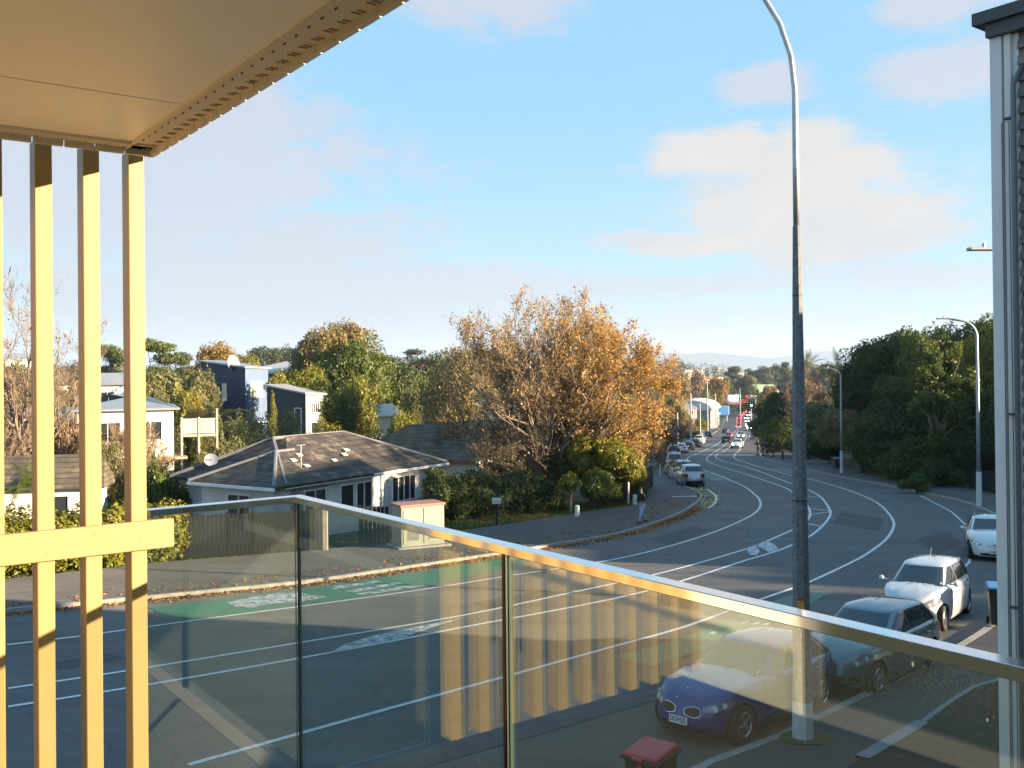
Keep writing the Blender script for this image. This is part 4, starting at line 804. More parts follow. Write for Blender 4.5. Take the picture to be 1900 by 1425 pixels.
# valley and skyline
FT = [(1330, 700, 48, 420, 'round', 'gold', 'orange autumn tree above the arched roof'), (1290, 686, 44, 400, 'tall', 'brown', 'bare pinkish brown tree left of the orange one'), (1262, 690, 40, 380, 'round', 'rust', 'brown tree by the right edge of the autumn tree'),
      (1310, 722, 40, 380, 'bush', 'olive', 'olive tree beside the arched roof'), (1428, 716, 34, 430, 'round', 'gold', 'pale orange tree above the dark trees near the lamp post'), (1385, 694, 50, 560, 'broad', 'olive', 'olive spreading tree above the traffic lights'),
      (1362, 680, 40, 640, 'pine', 'far', 'tall dark far pine above the junction'), (1412, 680, 60, 700, 'broad', 'far', 'broad dark far tree above the junction'), (1445, 676, 44, 760, 'round', 'far', 'round dark far tree left of the near lamp post'),
      (1346, 706, 34, 520, 'round', 'far', 'dark tree right of the orange one'), (1455, 672, 30, 600, 'pine', 'far', 'ragged pine touching the near lamp post'), (1500, 678, 50, 640, 'broad', 'far', 'hazy tree right of the near lamp post'),
      (1530, 674, 50, 560, 'round', 'far', 'hazy round tree left of the right wood'), (1395, 716, 30, 520, 'round', 'olive', 'small olive tree over the far road'), (1405, 730, 60, 470, 'bush', 'green', 'dark green trees behind the traffic lights'),
      (1228, 745, 60, 210, 'broad', 'gold', 'golden tree just right of the autumn tree above the parked cars'), (1252, 738, 50, 240, 'round', 'rust', 'bronze tree in front of the low grey shop'), (1275, 778, 40, 235, 'bush', 'rust', 'rusty bush at the foot of the arched warehouse'),
      (1378, 736, 30, 500, 'bush', 'dark', 'dark shrub behind the shop signs'), (1270, 770, 60, 250, 'bush', 'gold', 'golden brown shrub behind the parked cars far left kerb'), (1240, 775, 60, 200, 'broad', 'rust', 'rusty tree behind the parked cars left of the road'),
      (1300, 775, 30, 270, 'tall', 'yellow', 'yellow green poplar beside the tall lamp poles'), (1285, 800, 50, 190, 'bush', 'gold', 'low golden shrubs along the left footpath'), (1215, 790, 70, 150, 'bush', 'brown', 'brown twiggy shrub left of the parked cars')]
for i, (px, pt, w, y, k, lf, lab) in enumerate(FT): T('tree', px, pt, w, y, k, lf, lab, 4500, .034, 80 + i % 6)
for i, (px, pt, w) in enumerate(((1548, 668, 60), (1560, 672, 50))): pass
# far wood covering the valley to the skyline, one mass
rg = np.random.default_rng(5); lob = []
for k in range(900):
    y = 260 + 1700 * rg.random() ** 1.3; u = rg.uniform(-.62, .62); x = u * y * 1.0
    if xL(min(y, 1490)) - 10 - y * .012 < x < xR(min(y, 1490)) + 10 + y * .012: continue
    if x > 0 and y < 300 and x < xR(y) + 20: continue
    if x > 0 and 350 < .304 * x + .953 * y < 430 and x < xR(y) + 160: continue
    s = rg.uniform(5, 10) * (1 + y / 1500) if y > 450 else rg.uniform(4, 7); lob.append((x, y, gz(x, y) + s * .5, s * 1.1, s * 1.1, s * .8))
me = leafmesh('woodland', lob, 300000, .85, 9, shell=.75, m=LM['far'], up=.5); setp(meshobj('woodland', me), 'mixed far woodland covering the valley and slopes to the skyline', 'woodland', kind='stuff')
lob2 = [l for i, l in enumerate(lob) if i % 5 == 0]; lob2 = [(a + 6, b - 6, c + 1, d, e, f) for a, b, c, d, e, f in lob2]
me = leafmesh('autumn_woodland', lob2, 60000, .85, 10, shell=.75, m=LM['brown'], up=.5); setp(meshobj('autumn_woodland', me), 'brown autumn trees scattered through the far woodland', 'woodland', kind='stuff')
# far suburb roofs in the valley: one mass of tiny pale houses
g = MB(); rr = random.Random(3); cols = []
for k in range(260):
    y = rr.uniform(700, 2600); x = y * rr.uniform(-.1, .42); s = rr.uniform(7, 14); z = gz(x, y); g.mi = rr.choice((0, 0, 1, 2))
    g.box((x, y, z + 7), (s, s * .7, 6 + 6), rr.uniform(0, 3)); g.mi = 3 if rr.random() < .6 else 2
    g.box((x, y, z + 13.4), (s * 1.1, s * .8, 1.0), 0)
setp(g.build('far_suburb', [CRW, WHITEP, mat('salmon', (.5, .3, .22), .7), mat('far_roof', (.22, .2, .2), .7)]), 'tiny pale houses among the trees on the valley skyline', 'houses', kind='stuff')
# distant range
g = MB(); n = 90
for j, (yy, hh) in enumerate(((9000, 0), (9300, 1.))):
    for i in range(n + 1):
        x = -7000 + 16000 * i / n; h = 150 + 60 * math.sin(x * .0009 + 1.) + 40 * math.sin(x * .0023) + 22 * math.sin(x * .0061 + 2) + 8 * math.sin(x * .017)
        h *= min(1, max(.15, (x + 1200) / 2600)); g.v.append((x, yy, -60 + (h + 60) * hh if hh else -60))
for i in range(n): g.f.append((i, i + 1, n + 2 + i, n + 1 + i)); g.m.append(0)
for i in range(n + 1): v = g.v[n + 1 + i]; g.v.append((v[0], 12000, -60))
for i in range(n): g.f.append((n + 1 + i, n + 2 + i, 2 * n + 3 + i, 2 * n + 2 + i)); g.m.append(0)
setp(g.build('hills', mat('hills', (.05, .07, .04), .95, var=.2, vs=.002), smooth=True), kind='structure')
# ------------------------------------------------------------------ branching trees
def branching(seed, base, R_el, primaries, levels, lean=0, kids=(5, 5, 4), rad0=.34, el=(25, 88), start=1.0, wig=.10):
    """limbs fan out of a short stout trunk; every limb is a tapering tube; returns mesh builder and twig points"""
    rng = random.Random(seed); g = MB(); tips = []
    cx_, cy_, cz_ = base[0], base[1], base[2]
    def inside(p): return ((p[0] / R_el[0]) ** 2 + (p[1] / R_el[0]) ** 2 + ((p[2] - R_el[2]) / R_el[1]) ** 2)
    def limb(p, d, L, r, lev):
        n = 5 if lev < 2 else 3; pts = [p.copy()]; rr_ = [r]; q = p.copy(); dd = d.copy()
        for i in range(n):
            dd = (dd + Vector((rng.gauss(0, wig), rng.gauss(0, wig), rng.gauss(.04, wig)))).normalized(); q = q + dd * (L / n)
            pts.append(q.copy()); rr_.append(r * (1 - .78 * (i + 1) / n))
        g.tube(pts, rr_, (9, 6, 4, 3, 3)[min(lev, 4)], cap=False)
        if lev >= 2: tips.extend((pts[k], lev) for k in range(1, n + 1))
        if lev < levels:
            for k in range(kids[min(lev, len(kids) - 1)]):
                t = rng.uniform(.28, 1.0) if lev else .25 + .75 * (k + rng.random()) / kids[0]; i = min(n - 1, int(t * n)); f_ = t * n - i
                s = pts[i].lerp(pts[i + 1], min(1, f_)); r1 = rr_[i] * (1 - f_) + rr_[i + 1] * min(1, f_)
                ax = Vector((rng.gauss(0, 1), rng.gauss(0, 1), rng.gauss(.25, .7))).normalized(); nd = (dd * .95 + ax * .85).normalized()
                if inside(s + nd * L * .35) > .95: nd = (nd + Vector((0, 0, .3)) - Vector((s.x, s.y, 0)).normalized() * .4).normalized()
                LL = L * rng.uniform(.36, .55) * (1.15 - .3 * t)
                limb(s, nd, LL, max(.012, min(r * .55, r1 * .8)), lev + 1)
    g.tube([Vector((0, 0, -.3)), Vector((0, 0, .25)), Vector((.05, 0, start + .3))], [rad0 * 1.9, rad0 * 1.35, rad0 * 1.1], 12, cap=False)
    for k in range(primaries):
        a = 2 * PI * (k * .618 + rng.uniform(-.05, .05)); e = math.radians(el[0] + (el[1] - el[0]) * ((k + .5) / primaries) ** .8)
        d = Vector((math.cos(a) * math.cos(e), math.sin(a) * math.cos(e), math.sin(e)))
        L = 1.0
        while inside(Vector((0, 0, start)) + d * L) < .92 and L < 30: L += .2
        L *= .80
        limb(Vector((rng.uniform(-.15, .15), rng.uniform(-.15, .15), start * rng.uniform(.6, 1.1))), d, L, rad0 * rng.uniform(.42, .7), 0)
    return g, tips
def spray(name, tips, n, size, seed, m, filt=None, spread=.25):
    r = np.random.default_rng(seed); P = np.array([tuple(t[0]) for t in tips])
    if filt is not None: w = np.array([filt(p) for p in P]); w = w / w.sum(); idx = r.choice(len(P), n, p=w)
    else: idx = r.integers(0, len(P), n)
    P = P[idx] + r.normal(size=(n, 3)) * spread; nrm = r.normal(size=(n, 3)); nrm /= np.linalg.norm(nrm, axis=1)[:, None]
    a = np.cross(nrm, r.normal(size=(n, 3))); a /= np.linalg.norm(a, axis=1)[:, None]; b = np.cross(nrm, a); s = size * r.uniform(.5, 1.4, n)[:, None]
    V = np.stack([P - a * s, P - b * s * .6, P + a * s, P + b * s * .6], 1).reshape(-1, 3)
    me = D.meshes.new(name); me.vertices.add(4 * n); me.vertices.foreach_set('co', V.ravel()); me.loops.add(4 * n); me.loops.foreach_set('vertex_index', np.arange(4 * n)); me.polygons.add(n)
    me.polygons.foreach_set('loop_start', np.arange(n) * 4); me.polygons.foreach_set('loop_total', np.full(n, 4)); me.update(calc_edges=True); me.materials.append(m); return me
# the big autumn tree
tx, ty = at(1018, 900, 62.).x, 62.; tz = gz(tx, ty); Ht = (at(1040, 548, 62.).z - tz) * .915
g, tips = branching(4, (0, 0, 0), (8.6, Ht * .49, Ht * .49), 20, 3, kids=(10, 7, 4), rad0=.40, el=(6, 84), start=1.0)
at_ = empty('autumn_tree', (tx + .3, ty, tz), 0, 'huge spreading autumn tree with thin orange leaves at the road bend', 'tree')
g.build('trunk', BARKP, at_, smooth=True)
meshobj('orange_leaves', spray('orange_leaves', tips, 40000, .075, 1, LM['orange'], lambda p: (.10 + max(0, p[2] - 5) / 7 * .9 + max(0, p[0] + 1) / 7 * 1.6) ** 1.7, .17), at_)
twm = mat('twig', (.28, .20, .13), .9)
def twigs(name, tips, n, ln, seed, w=.008):
    r = np.random.default_rng(seed); P = np.array([tuple(t[0]) for t in tips]); P = P[r.integers(0, len(P), n)]; d = P / np.linalg.norm(P - np.array([0, 0, 1.]), axis=1)[:, None] * .9 + r.normal(size=(n, 3)) * .5; d[:, 2] += .25; d /= np.linalg.norm(d, axis=1)[:, None]
    sd = np.cross(d, r.normal(size=(n, 3))); sd /= np.linalg.norm(sd, axis=1)[:, None]; L = ln * r.uniform(.4, 1.3, n)[:, None]; mid = P + d * L * .5 + r.normal(size=(n, 3)) * .05; V = np.stack([P - sd * w, P + sd * w, mid + sd * w, P + d * L, mid - sd * w], 1).reshape(-1, 3)
    me = D.meshes.new(name); me.vertices.add(5 * n); me.vertices.foreach_set('co', V.ravel()); me.loops.add(5 * n); me.loops.foreach_set('vertex_index', np.arange(5 * n)); me.polygons.add(n); me.polygons.foreach_set('loop_start', np.arange(n) * 5); me.polygons.foreach_set('loop_total', np.full(n, 5)); me.update(calc_edges=True); me.materials.append(twm); return me
meshobj('twigs', twigs('twigs', tips, 20000, .6, 5), at_)
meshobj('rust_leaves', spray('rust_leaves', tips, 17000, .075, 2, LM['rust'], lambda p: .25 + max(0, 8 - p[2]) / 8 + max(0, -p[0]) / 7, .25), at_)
# bare twiggy tree behind the parked cars at the bend
def bare(px, ptop, pbase_y, y, w, seed, lab, leaf=None, nl=0, rad=.2, lv=3, start=1.2, prim=8, kids=(6, 5, 4), ntw=9000, lsz=.055):
    x = at(px, 700, y).x; z0 = gz(x, y); H = at(px, ptop, y).z - z0
    g, tp = branching(seed, (0, 0, 0), (w, H * .45, H * .55), prim, lv, kids=kids, rad0=rad, el=(30, 85), start=start, wig=.14)
    e = empty('bare_tree', (x, y, z0), 0, lab, 'tree'); g.build('trunk', BARKP, e, smooth=True)
    ntw and meshobj('twigs', twigs('twigs', tp, ntw, .55, seed, .006), e)
    if nl: meshobj('leaves', spray('leaves', tp, nl, lsz, seed, leaf, None, .12), e)
    return e
bare(36, 520, 860, 52, 3.6, 21, 'tall bare pale tree behind the leftmost battens', LM['brown'], 4500, .24, start=2.2, prim=8, kids=(7, 5, 4))
bare(190, 790, 930, 55, 2.6, 22, 'small bare brownish tree seen between the battens', LM['brown'], 5000, .12, prim=7)
bare(110, 700, 930, 60, 3.4, 23, 'twiggy pale shrub tree above the garage roof', LM['brown'], 6000, .14, prim=9)
bare(232, 800, 930, 52, 2.8, 31, 'twiggy orange brown shrub beside the last batten before the white house', LM['brown'], 5000, .12, prim=9)
bare(70, 760, 930, 54, 3.2, 32, 'bare scrubby tree between the first two battens over the garage', LM['brown'], 3000, .14, prim=9)
bare(1178, 812, 900, 66, 3.2, 24, 'bare pale twisted shrub beside the pavement at the bend', LM['brown'], 600, .12, prim=10, start=.6)
bare(1225, 790, 870, 95, 4.2, 25, 'bare twiggy tree behind the first parked cars', LM['brown'], 5000, .14, prim=9)
bare(1745, 640, 900, 72, 5.0, 26, 'pale forked trunk tree standing out of the right wood', LM['green'], 22000, .24, start=3.5, prim=5, kids=(5, 5, 4), ntw=0, lsz=.11)
bare(1512, 690, 840, 125, 5.5, 27, 'bare sunlit tree between the two lamp posts', LM['brown'], 4000, .22, prim=8)
# palms
def palm(px, ptop, y, n, L, lab, m='olive', trunk=True, el0=55):
    x = at(px, 700, y).x; z0 = gz(x, y); zt_ = at(px, ptop, y).z; e = empty('palm', (x, y, z0), 0, lab, 'palm'); rng = random.Random(px)
    g = MB(); h = zt_ - z0 - L * .55
    if trunk: t = MB(); t.tube([(0, 0, -.2), (.05, 0, h * .5), (0, .04, h)], [.16, .13, .12], 8); t.build('trunk', BARK, e, smooth=True)
    for k in range(n):
        a = rng.uniform(0, 6.28); e0 = math.radians(rng.uniform(el0 - 45, 85)); p = Vector((0, 0, max(h, .1))); d = Vector((math.cos(a) * math.cos(e0), math.sin(a) * math.cos(e0), math.sin(e0)))
        S = 12; side = Vector((-math.sin(a), math.cos(a), 0)); LL = L * rng.uniform(.8, 1.1)
        for i in range(S):
            q = p + d * LL / S; wd = LL * .20 * math.sin(PI * (i + .9) / (S + .9)) + .02
            for sg in (-1, 1):
                for hh in (0, .5):
                    b = p.lerp(q, hh); tip = b + side * sg * wd + d * wd * .5 + Vector((0, 0, -wd * .35)); g.add([b, b + d * LL / S * .33, tip], [(0, 1, 2)])
            p = q; d = (d + Vector((0, 0, -.13))).normalized()
    g.build('fronds', LM[m], e); return e
palm(362, 742, 74, 26, 2.6, 'rusty fan palm left of the navy house foot', 'gold'); palm(398, 745, 72, 26, 2.8, 'green and gold palm in front of the navy house', 'olive')
palm(48, 868, 46, 22, 1.7, 'small green palm behind the leftmost battens', 'green', False); palm(1500, 662, 150, 24, 3.2, 'thin palm on the skyline right of the near lamp post', 'olive')
palm(1555, 662, 118, 20, 2.8, 'ragged palm tops at the left end of the right wood', 'dark')
# hedge along the pavement at the left
g_ = [gp(*p) for p in ((-60, 1082), (60, 1070), (150, 1062), (235, 1053), (318, 1044))]
hl = []
for i in range(len(g_) - 1):
    for k in range(4):
        t = k / 4; x = g_[i][0] + (g_[i + 1][0] - g_[i][0]) * t; y = g_[i][1] + (g_[i + 1][1] - g_[i][1]) * t + .9; rr = random.Random(i * 9 + k)
        hl.append((x, y, pz(y) + 1.1, .8, .75, rr.uniform(1.0, 1.2)))
hd = empty('hedge', (0, 0, 0), 0, 'bright yellow green clipped hedge along the left pavement', 'hedge'); meshobj('foliage', leafmesh('foliage', hl, 42000, .075, 3, .7, m=LM['yellow']), hd)
# ------------------------------------------------------------------ cars
def sg(v, p): return math.copysign(abs(v) ** p, v)
def paint(name, col, metal=.0, rough=.22): return mat(name, col, rough, metal=metal, coat=.8)
LAMP = mat('lamp_glass', (.24, .25, .26), .10, metal=.4, coat=.8); TAIL = mat('tail_lamp', (.12, .005, .006), .25)
PLATE = mat('number_plate', (.78, .79, .78), .4); PLT = mat('plate_letters', (.02, .02, .02), .5); ALLOY = mat('alloy', (.50, .51, .53), .25, metal=.9)
class Car:
    def __init__(s, S):
        s.S = S; s.L, s.W, s.H = S['L'], S['W'], S['H']
    def ztop(s, x):
        S = s.S; T = [(-s.L / 2, S['zr']), (S['rb'], S['zb2']), (S['ws'], S['zh']), (S['ws'] + (s.L / 2 - S['ws']) * .55, S['zh'] * .62 + S['zn'] * .38 + .035), (s.L / 2, S['zn'])]
        return interp(T, max(-s.L / 2, min(s.L / 2, x)))
    ZB = .19
    def body(s, ph, v, off=0):
        """lower shell: ph round the plan (0 front, 90 left), v 0 sill .. 1 shoulder"""
        lf = np.interp(v, [0, .1, .28, .5, .72, .88, 1], s.S.get('lf', [.965, .985, 1, .997, .985, .965, .925])); wf = np.interp(v, [0, .12, .3, .5, .7, .86, .95, 1], [.92, .965, .985, 1, .995, .97, .935, .885])
        c, q = math.cos(ph), math.sin(ph); n = s.S.get('nf', 3.0) if c > 0 else 4.2
        tap = 1 - .05 * max(0, c) ** 4
        x = s.L / 2 * lf * sg(c, 2 / n); y = s.W / 2 * wf * sg(q, 2 / n) * tap
        z = s.ZB + v * (s.ztop(x) - s.ZB)
        if off:
            nv = Vector((c * abs(c) ** .6 * .8, q * abs(q) ** .6, .12)).normalized(); x += nv.x * off; y += nv.y * off; z += nv.z * off
        return Vector((x, y, z))
    def cab(s, ph, t, off=0):
        S = s.S; xf = S['ws'] + (S['rf'] - S['ws']) * t; xr = S['rb'] + (S['rr'] - S['rb']) * t ** S.get('rt', 1.0); w = s.W / 2 * (.872 + (.665 - .872) * t ** 1.25)
        c, q = math.cos(ph), math.sin(ph); n = 5.5; m = (xf + xr) / 2; a = (xf - xr) / 2
        x = m + a * sg(c, 2 / n); y = w * sg(q, 2 / n) * (1 - .04 * max(0, c) ** 3)
        zr = s.H - .085 - .05 * ((x - (S['rf'] + S['rr']) / 2) / 1.2) ** 2 * 1.0
        zb = s.ztop(x) - .03; z = zb + (zr - zb) * t
        if off:
            x += c * abs(c) * off; y += q * abs(q) * off; z += off * .35
        return Vector((x, y, z))
    def shell(s, fn, levels, n, cap, bottom=True):
        g = MB(); k = 0
        for v in levels:
            for i in range(n): g.v.append(tuple(fn(2 * PI * i / n, v)))
        for j in range(len(levels) - 1):
            for i in range(n): g.f.append((j * n + i, j * n + (i + 1) % n, (j + 1) * n + (i + 1) % n, (j + 1) * n + i)); g.m.append(0)
        last = (len(levels) - 1) * n
        for sc_ in (.93, .8, .6, .38, .18):
            b = len(g.v)
            for i in range(n): p = fn(2 * PI * i / n, levels[-1]); g.v.append(tuple(cap(p, sc_)))
            for i in range(n): g.f.append((last + i, last + (i + 1) % n, b + (i + 1) % n, b + i)); g.m.append(0)
            last = b
        g.f.append(tuple(last + i for i in range(n))); g.m.append(0)
        if bottom: g.f.append(tuple(range(n))[::-1]); g.m.append(0)
        return g
    def patch(s, name, fn, uv, m, par, off=.008, nu=10, nv=5, shape=None):
        """a panel lying on the shell: uv=(ph0,ph1,v0,v1) degrees"""
        g = MB(); a0, a1, b0, b1 = uv
        for j in range(nv + 1):
            for i in range(nu + 1):
                fu, fv = i / nu, j / nv; lo, hi = (shape(fu) if shape else (0, 1)); fv2 = lo + (hi - lo) * fv
                g.v.append(tuple(fn(math.radians(a0 + (a1 - a0) * fu), b0 + (b1 - b0) * fv2, off)))
        for j in range(nv):
            for i in range(nu): q = j * (nu + 1) + i; g.f.append((q, q + 1, q + nu + 2, q + nu + 1)); g.m.append(0)
        return g.build(name, m, par, smooth=True)
def ang_x(a, x, n=5.5):                                    # plan angle whose superellipse x is x (|x|<=a)
    r = max(-1, min(1, x / a)); c = math.copysign(abs(r) ** (n / 2), r); return math.degrees(math.acos(c))
def wheel_at(par, x, y, R, spokes, side, det=True):
    w = empty('wheel', (0, 0, 0)); w.parent = par; w.location = (x, y, R); g = MB(); n = 28 if det else 14
    prof = [(.62 * R, -.09), (.78 * R, -.10), (.96 * R, -.095), (R, -.07), (R, .07), (.96 * R, .095), (.78 * R, .10), (.64 * R, .085)]
    for k in range(n):
        a = 2 * PI * k / n
        for r, yy in prof: g.v.append((r * math.cos(a), yy * side, r * math.sin(a)))
    m = len(prof)
    for k in range(n):
        for j in range(m - 1): q = k * m + j; q2 = ((k + 1) % n) * m + j; g.f.append((q, q + 1, q2 + 1, q2)); g.m.append(0)
    o = g.build('tyre', RUB, w, smooth=True); h = MB()
    for k in range(n):
        a = 2 * PI * k / n
        for r, yy in ((.66 * R, .088), (.62 * R, .095), (.585 * R, .075), (.57 * R, -.02)): h.v.append((r * math.cos(a), yy * side, r * math.sin(a)))
    for k in range(n):
        for j in range(3): q = k * 4 + j; q2 = ((k + 1) % n) * 4 + j; h.f.append((q, q + 1, q2 + 1, q2)); h.m.append(0)
    for k in range(spokes):
        a = 2 * PI * k / spokes; M_ = Matrix.Rotation(-a, 3, 'Y'); h.box(M_ @ Vector((.34 * R, .075 * side, 0)), (.54 * R, .028, .14 * R), M=M_)
    h.box((0, .078 * side, 0), (.26 * R, .04, .26 * R), M=Matrix.Rotation(.78, 3, 'Y')); h.build('rim', ALLOY, w)
    d = MB(); d.tube([(0, .0 * side, 0), (0, .03 * side, 0)], .56 * R, 20); d.build('brake_disc', DARKTR, w)
    return w
def build_car(name, label, spec, pm, loc, head, group=None, det=2, rear=False, plate=None, cat='car'):
    C_ = Car(spec); hx, hy = head; rz = math.atan2(hy, hx); slope = -.045 * hy; e = empty(name, loc, 0, label, cat, group)
    fx = Vector((hx, hy, slope)).normalized(); up = Vector((0, .045, 1)).normalized(); ly = up.cross(fx).normalized(); up = fx.cross(ly)
    e.matrix_world = Matrix(((fx.x, ly.x, up.x, loc[0]), (fx.y, ly.y, up.y, loc[1]), (fx.z, ly.z, up.z, loc[2]), (0, 0, 0, 1)))
    L, W, H, R = spec['L'], spec['W'], spec['H'], spec['R']; n = 72 if det > 1 else 40
    lev = [0, .06, .14, .28, .42, .55, .68, .78, .86, .92, .965, 1] if det > 1 else [0, .15, .4, .65, .85, .95, 1]
    def cap(p, k): x, y = p.x * (1 - (1 - k) * .75), p.y * k; return Vector((x, y, C_.ztop(x) + (.055 * (1 - k * k)) * (1 if x > spec['ws'] - .3 else .4)))
    body = C_.shell(C_.body, lev, n, cap).build('body', [pm, BLACKM], e, smooth=True); fixn(body)
    if det > 1:
        cut = MB()
        for x in (spec['fx'], spec['rx']):
            for s in (-1, 1): cut.tube([(x, s * (W / 2 + .2), R + .01), (x, s * (W / 2 - .30), R + .01)], R * 1.13, 32)
        co = cut.build('cut', [BLACKM], None); fixn(co); co.matrix_world = e.matrix_world
        bm_ = body.modifiers.new('w', 'BOOLEAN'); bm_.object = co; bm_.operation = 'DIFFERENCE'; bm_.solver = 'EXACT'; bm_.material_mode = 'TRANSFER'
        bpy.context.view_layer.update(); dg = bpy.context.evaluated_depsgraph_get(); me = D.meshes.new_from_object(body.evaluated_get(dg)); body.modifiers.clear(); body.data = me; D.objects.remove(co)
        me.polygons.foreach_set('use_smooth', [True] * len(me.polygons)); me.set_sharp_from_angle(angle=math.radians(38))
    capc = lambda p, k: Vector(((spec['rf'] + spec['rr']) / 2 + (p.x - (spec['rf'] + spec['rr']) / 2) * (1 - (1 - k) * .8), p.y * k, p.z + .085 * (1 - k ** 2.2)))
    ca = C_.shell(C_.cab, [0, .15, .3, .5, .7, .85, .93, 1], n, capc).build('cabin', pm, e, smooth=True); fixn(ca)
    # windscreen, rear and side glass
    C_.patch('windscreen', C_.cab, (-38, 38, .07, .93), GLS, e, .012, 16, 6)
    C_.patch('rear_window', C_.cab, (144, 216, .18, .88), GLS, e, .012, 14, 5)
    splits = spec['side']
    for s in (1, -1):
        for a, b in splits:
            # constant-x pillars: angles follow the tapering plan at each height
            g = MB(); nu, nv = 8, 5
            for j in range(nv + 1):
                t = .10 + .80 * j / nv; xf = spec['ws'] + (spec['rf'] - spec['ws']) * t; xr = spec['rb'] + (spec['rr'] - spec['rb']) * t; m = (xf + xr) / 2; aa = (xf - xr) / 2
                for i in range(nu + 1):
                    x0 = a if a is not None else xf - .20; x1 = b if b is not None else xr + .20; x = x0 + (x1 - x0) * i / nu; x = min(max(x, xr + .17), xf - .17)
                    g.v.append(tuple(C_.cab(math.radians(s * ang_x(aa, x - m)), t, .012)))
            for j in range(nv):
                for i in range(nu): q = j * (nu + 1) + i; g.f.append((q, q + 1, q + nu + 2, q + nu + 1)); g.m.append(0)
            g.build('side_window', GLS, e, smooth=True)
    for x in (spec['fx'], spec['rx']):
        for s in (-1, 1): wheel_at(e, x, s * (W / 2 - .158), R, spec.get('sp', 7), s, det > 1)
    for s in (-1, 1):
        h0, h1, v0, v1 = spec.get('lamp', (15, 50, .66, .86))
        hs = lambda u: (.34 * (1 - u) ** 1.3 + .42 * u ** 5, .66 + .34 * math.sin(PI * min(1, u * .9 + .1)) - .12 * u ** 5)
        hl_ = C_.patch('headlight', C_.body, (s * h0, s * h1, v0, v1), LAMP if det > 1 or not spec.get('on') else mat('lit_headlamp', (1, .95, .8), .2, emit=(1, .92, .75, 14)), e, .010, 12, 5, hs)
        C_.patch('tail_light', C_.body, (s * 128, s * 166, .62, .88), TAIL, e, .010, 8, 4)
        if det > 1:
            g = MB()
            for hh, vv, r in ((h0 + (h1 - h0) * .38, .5, .055), (h0 + (h1 - h0) * .68, .55, .045)):
                p = C_.body(math.radians(s * hh), v0 + (v1 - v0) * vv, .004); q = C_.body(math.radians(s * hh), v0 + (v1 - v0) * vv, .020); g.tube([p, q], r, 14)
            g.build('reflector', mat('lamp_reflector', (.75, .77, .8), .25, metal=.3), hl_)
            p = C_.body(math.radians(s * 60), .0); m_ = MB(); xm = spec['ws'] - .28; zm_ = C_.ztop(xm) + .06
            for k in range(1): m_.tube([(xm + .07, s * (W / 2 + .02), zm_), (xm + .05, s * (W / 2 + .06), zm_ + .01), (xm - .02, s * (W / 2 + .09), zm_ + .01), (xm - .06, s * (W / 2 + .1), zm_ + .01)], [.03, .065, .068, .055], 12)
            m_.tube([(xm + .02, s * (W / 2 - .10), zm_ - .02), (xm + .02, s * (W / 2 + .05), zm_)], .022, 8)
            mo = m_.build('mirror', pm, e, smooth=True)
            # door seams and handles
            seam = MB()
            for xs_ in spec['seams']:
                for j in range(9):
                    v = .10 + .86 * j / 9; aa = L / 2; p = C_.body(math.radians(s * ang_x(aa * .995, xs_, 3.0 if xs_ > 0 else 4.2)), v, .003); p2 = C_.body(math.radians(s * ang_x(aa * .995, xs_, 3.0 if xs_ > 0 else 4.2)), v + .86 / 9, .003)
                    seam.tube([p, p2], .005, 4, False)
            seam.build('door_seam', BLACKM, e); hd_ = MB()
            for xs_ in spec['handles']:
                p = C_.body(math.radians(s * ang_x(L / 2, xs_, 4.2 if xs_ < 0 else 3.0)), .80, .02); hd_.box(p, (.20, .03, .03))
            bev(hd_.build('door_handle', pm, e), .008)
    if det > 1:
        C_.patch('lower_grille', C_.body, (-spec.get('lg', 24), spec.get('lg', 24), .10, .30), BLACKM, e, .008, 14, 3, lambda u: (.0, .55 + .45 * math.sin(PI * u)))
        if spec.get('kid'):
            for s in (-1, 1):
                C_.patch('kidney_grille', C_.body, (s * 1.2, s * 15.5, .56, .865), CHROME, e, .012, 12, 5, lambda u: (.5 - .5 * math.sin(PI * (.06 + .88 * u)) ** .45, .5 + .5 * math.sin(PI * (.06 + .88 * u)) ** .45)); C_.patch('grille_mesh', C_.body, (s * 1.55, s * 15.15, .572, .855), BLACKM, e, .018, 12, 5, lambda u: (.5 - .5 * math.sin(PI * (.06 + .88 * u)) ** .45, .5 + .5 * math.sin(PI * (.06 + .88 * u)) ** .45))
            C_.patch('bumper_lip', C_.body, (-38, 38, .0, .05), pm, e, .05, 16, 2)
        elif spec.get('smile'):
            C_.patch('front_grille', C_.body, (-21, 21, .20, .50), BLACKM, e, .010, 18, 5, lambda u: (.55 * abs(2 * u - 1) ** 2, 1.0))
            for s in (-1, 1): C_.patch('fog_lamp_recess', C_.body, (s * 27, s * 42, .16, .44), BLACKM, e, .010, 6, 4, lambda u: (.25 * u, .9)); C_.patch('fog_lamp', C_.body, (s * 31, s * 35, .22, .30), LAMP, e, .018, 4, 3)
        else: C_.patch('front_grille', C_.body, (-9, 9, .66, .82), spec.get('gm', DARKTR), e, .010, 12, 4, lambda u: (.55 * abs(2 * u - 1) ** 2, 1))
        if spec.get('badge'): b_ = MB(); p = C_.body(0, .80, .015); b_.box(p, (.02, .10, .07)); bev(b_.build('badge', CHROME, e), .01)
        sl = C_.patch('sill_trim', C_.body, (-70, 70, .0, .035), DARKTR, e, .004, 20, 1)
        p = C_.body(0, spec.get('pv', .44), .03); g = MB(); g.box((0, 0, 0), (.012, .36, .125)); po = g.build('number_plate', PLATE, e); po.location = p; po.rotation_euler = (0, math.radians(-6), 0)
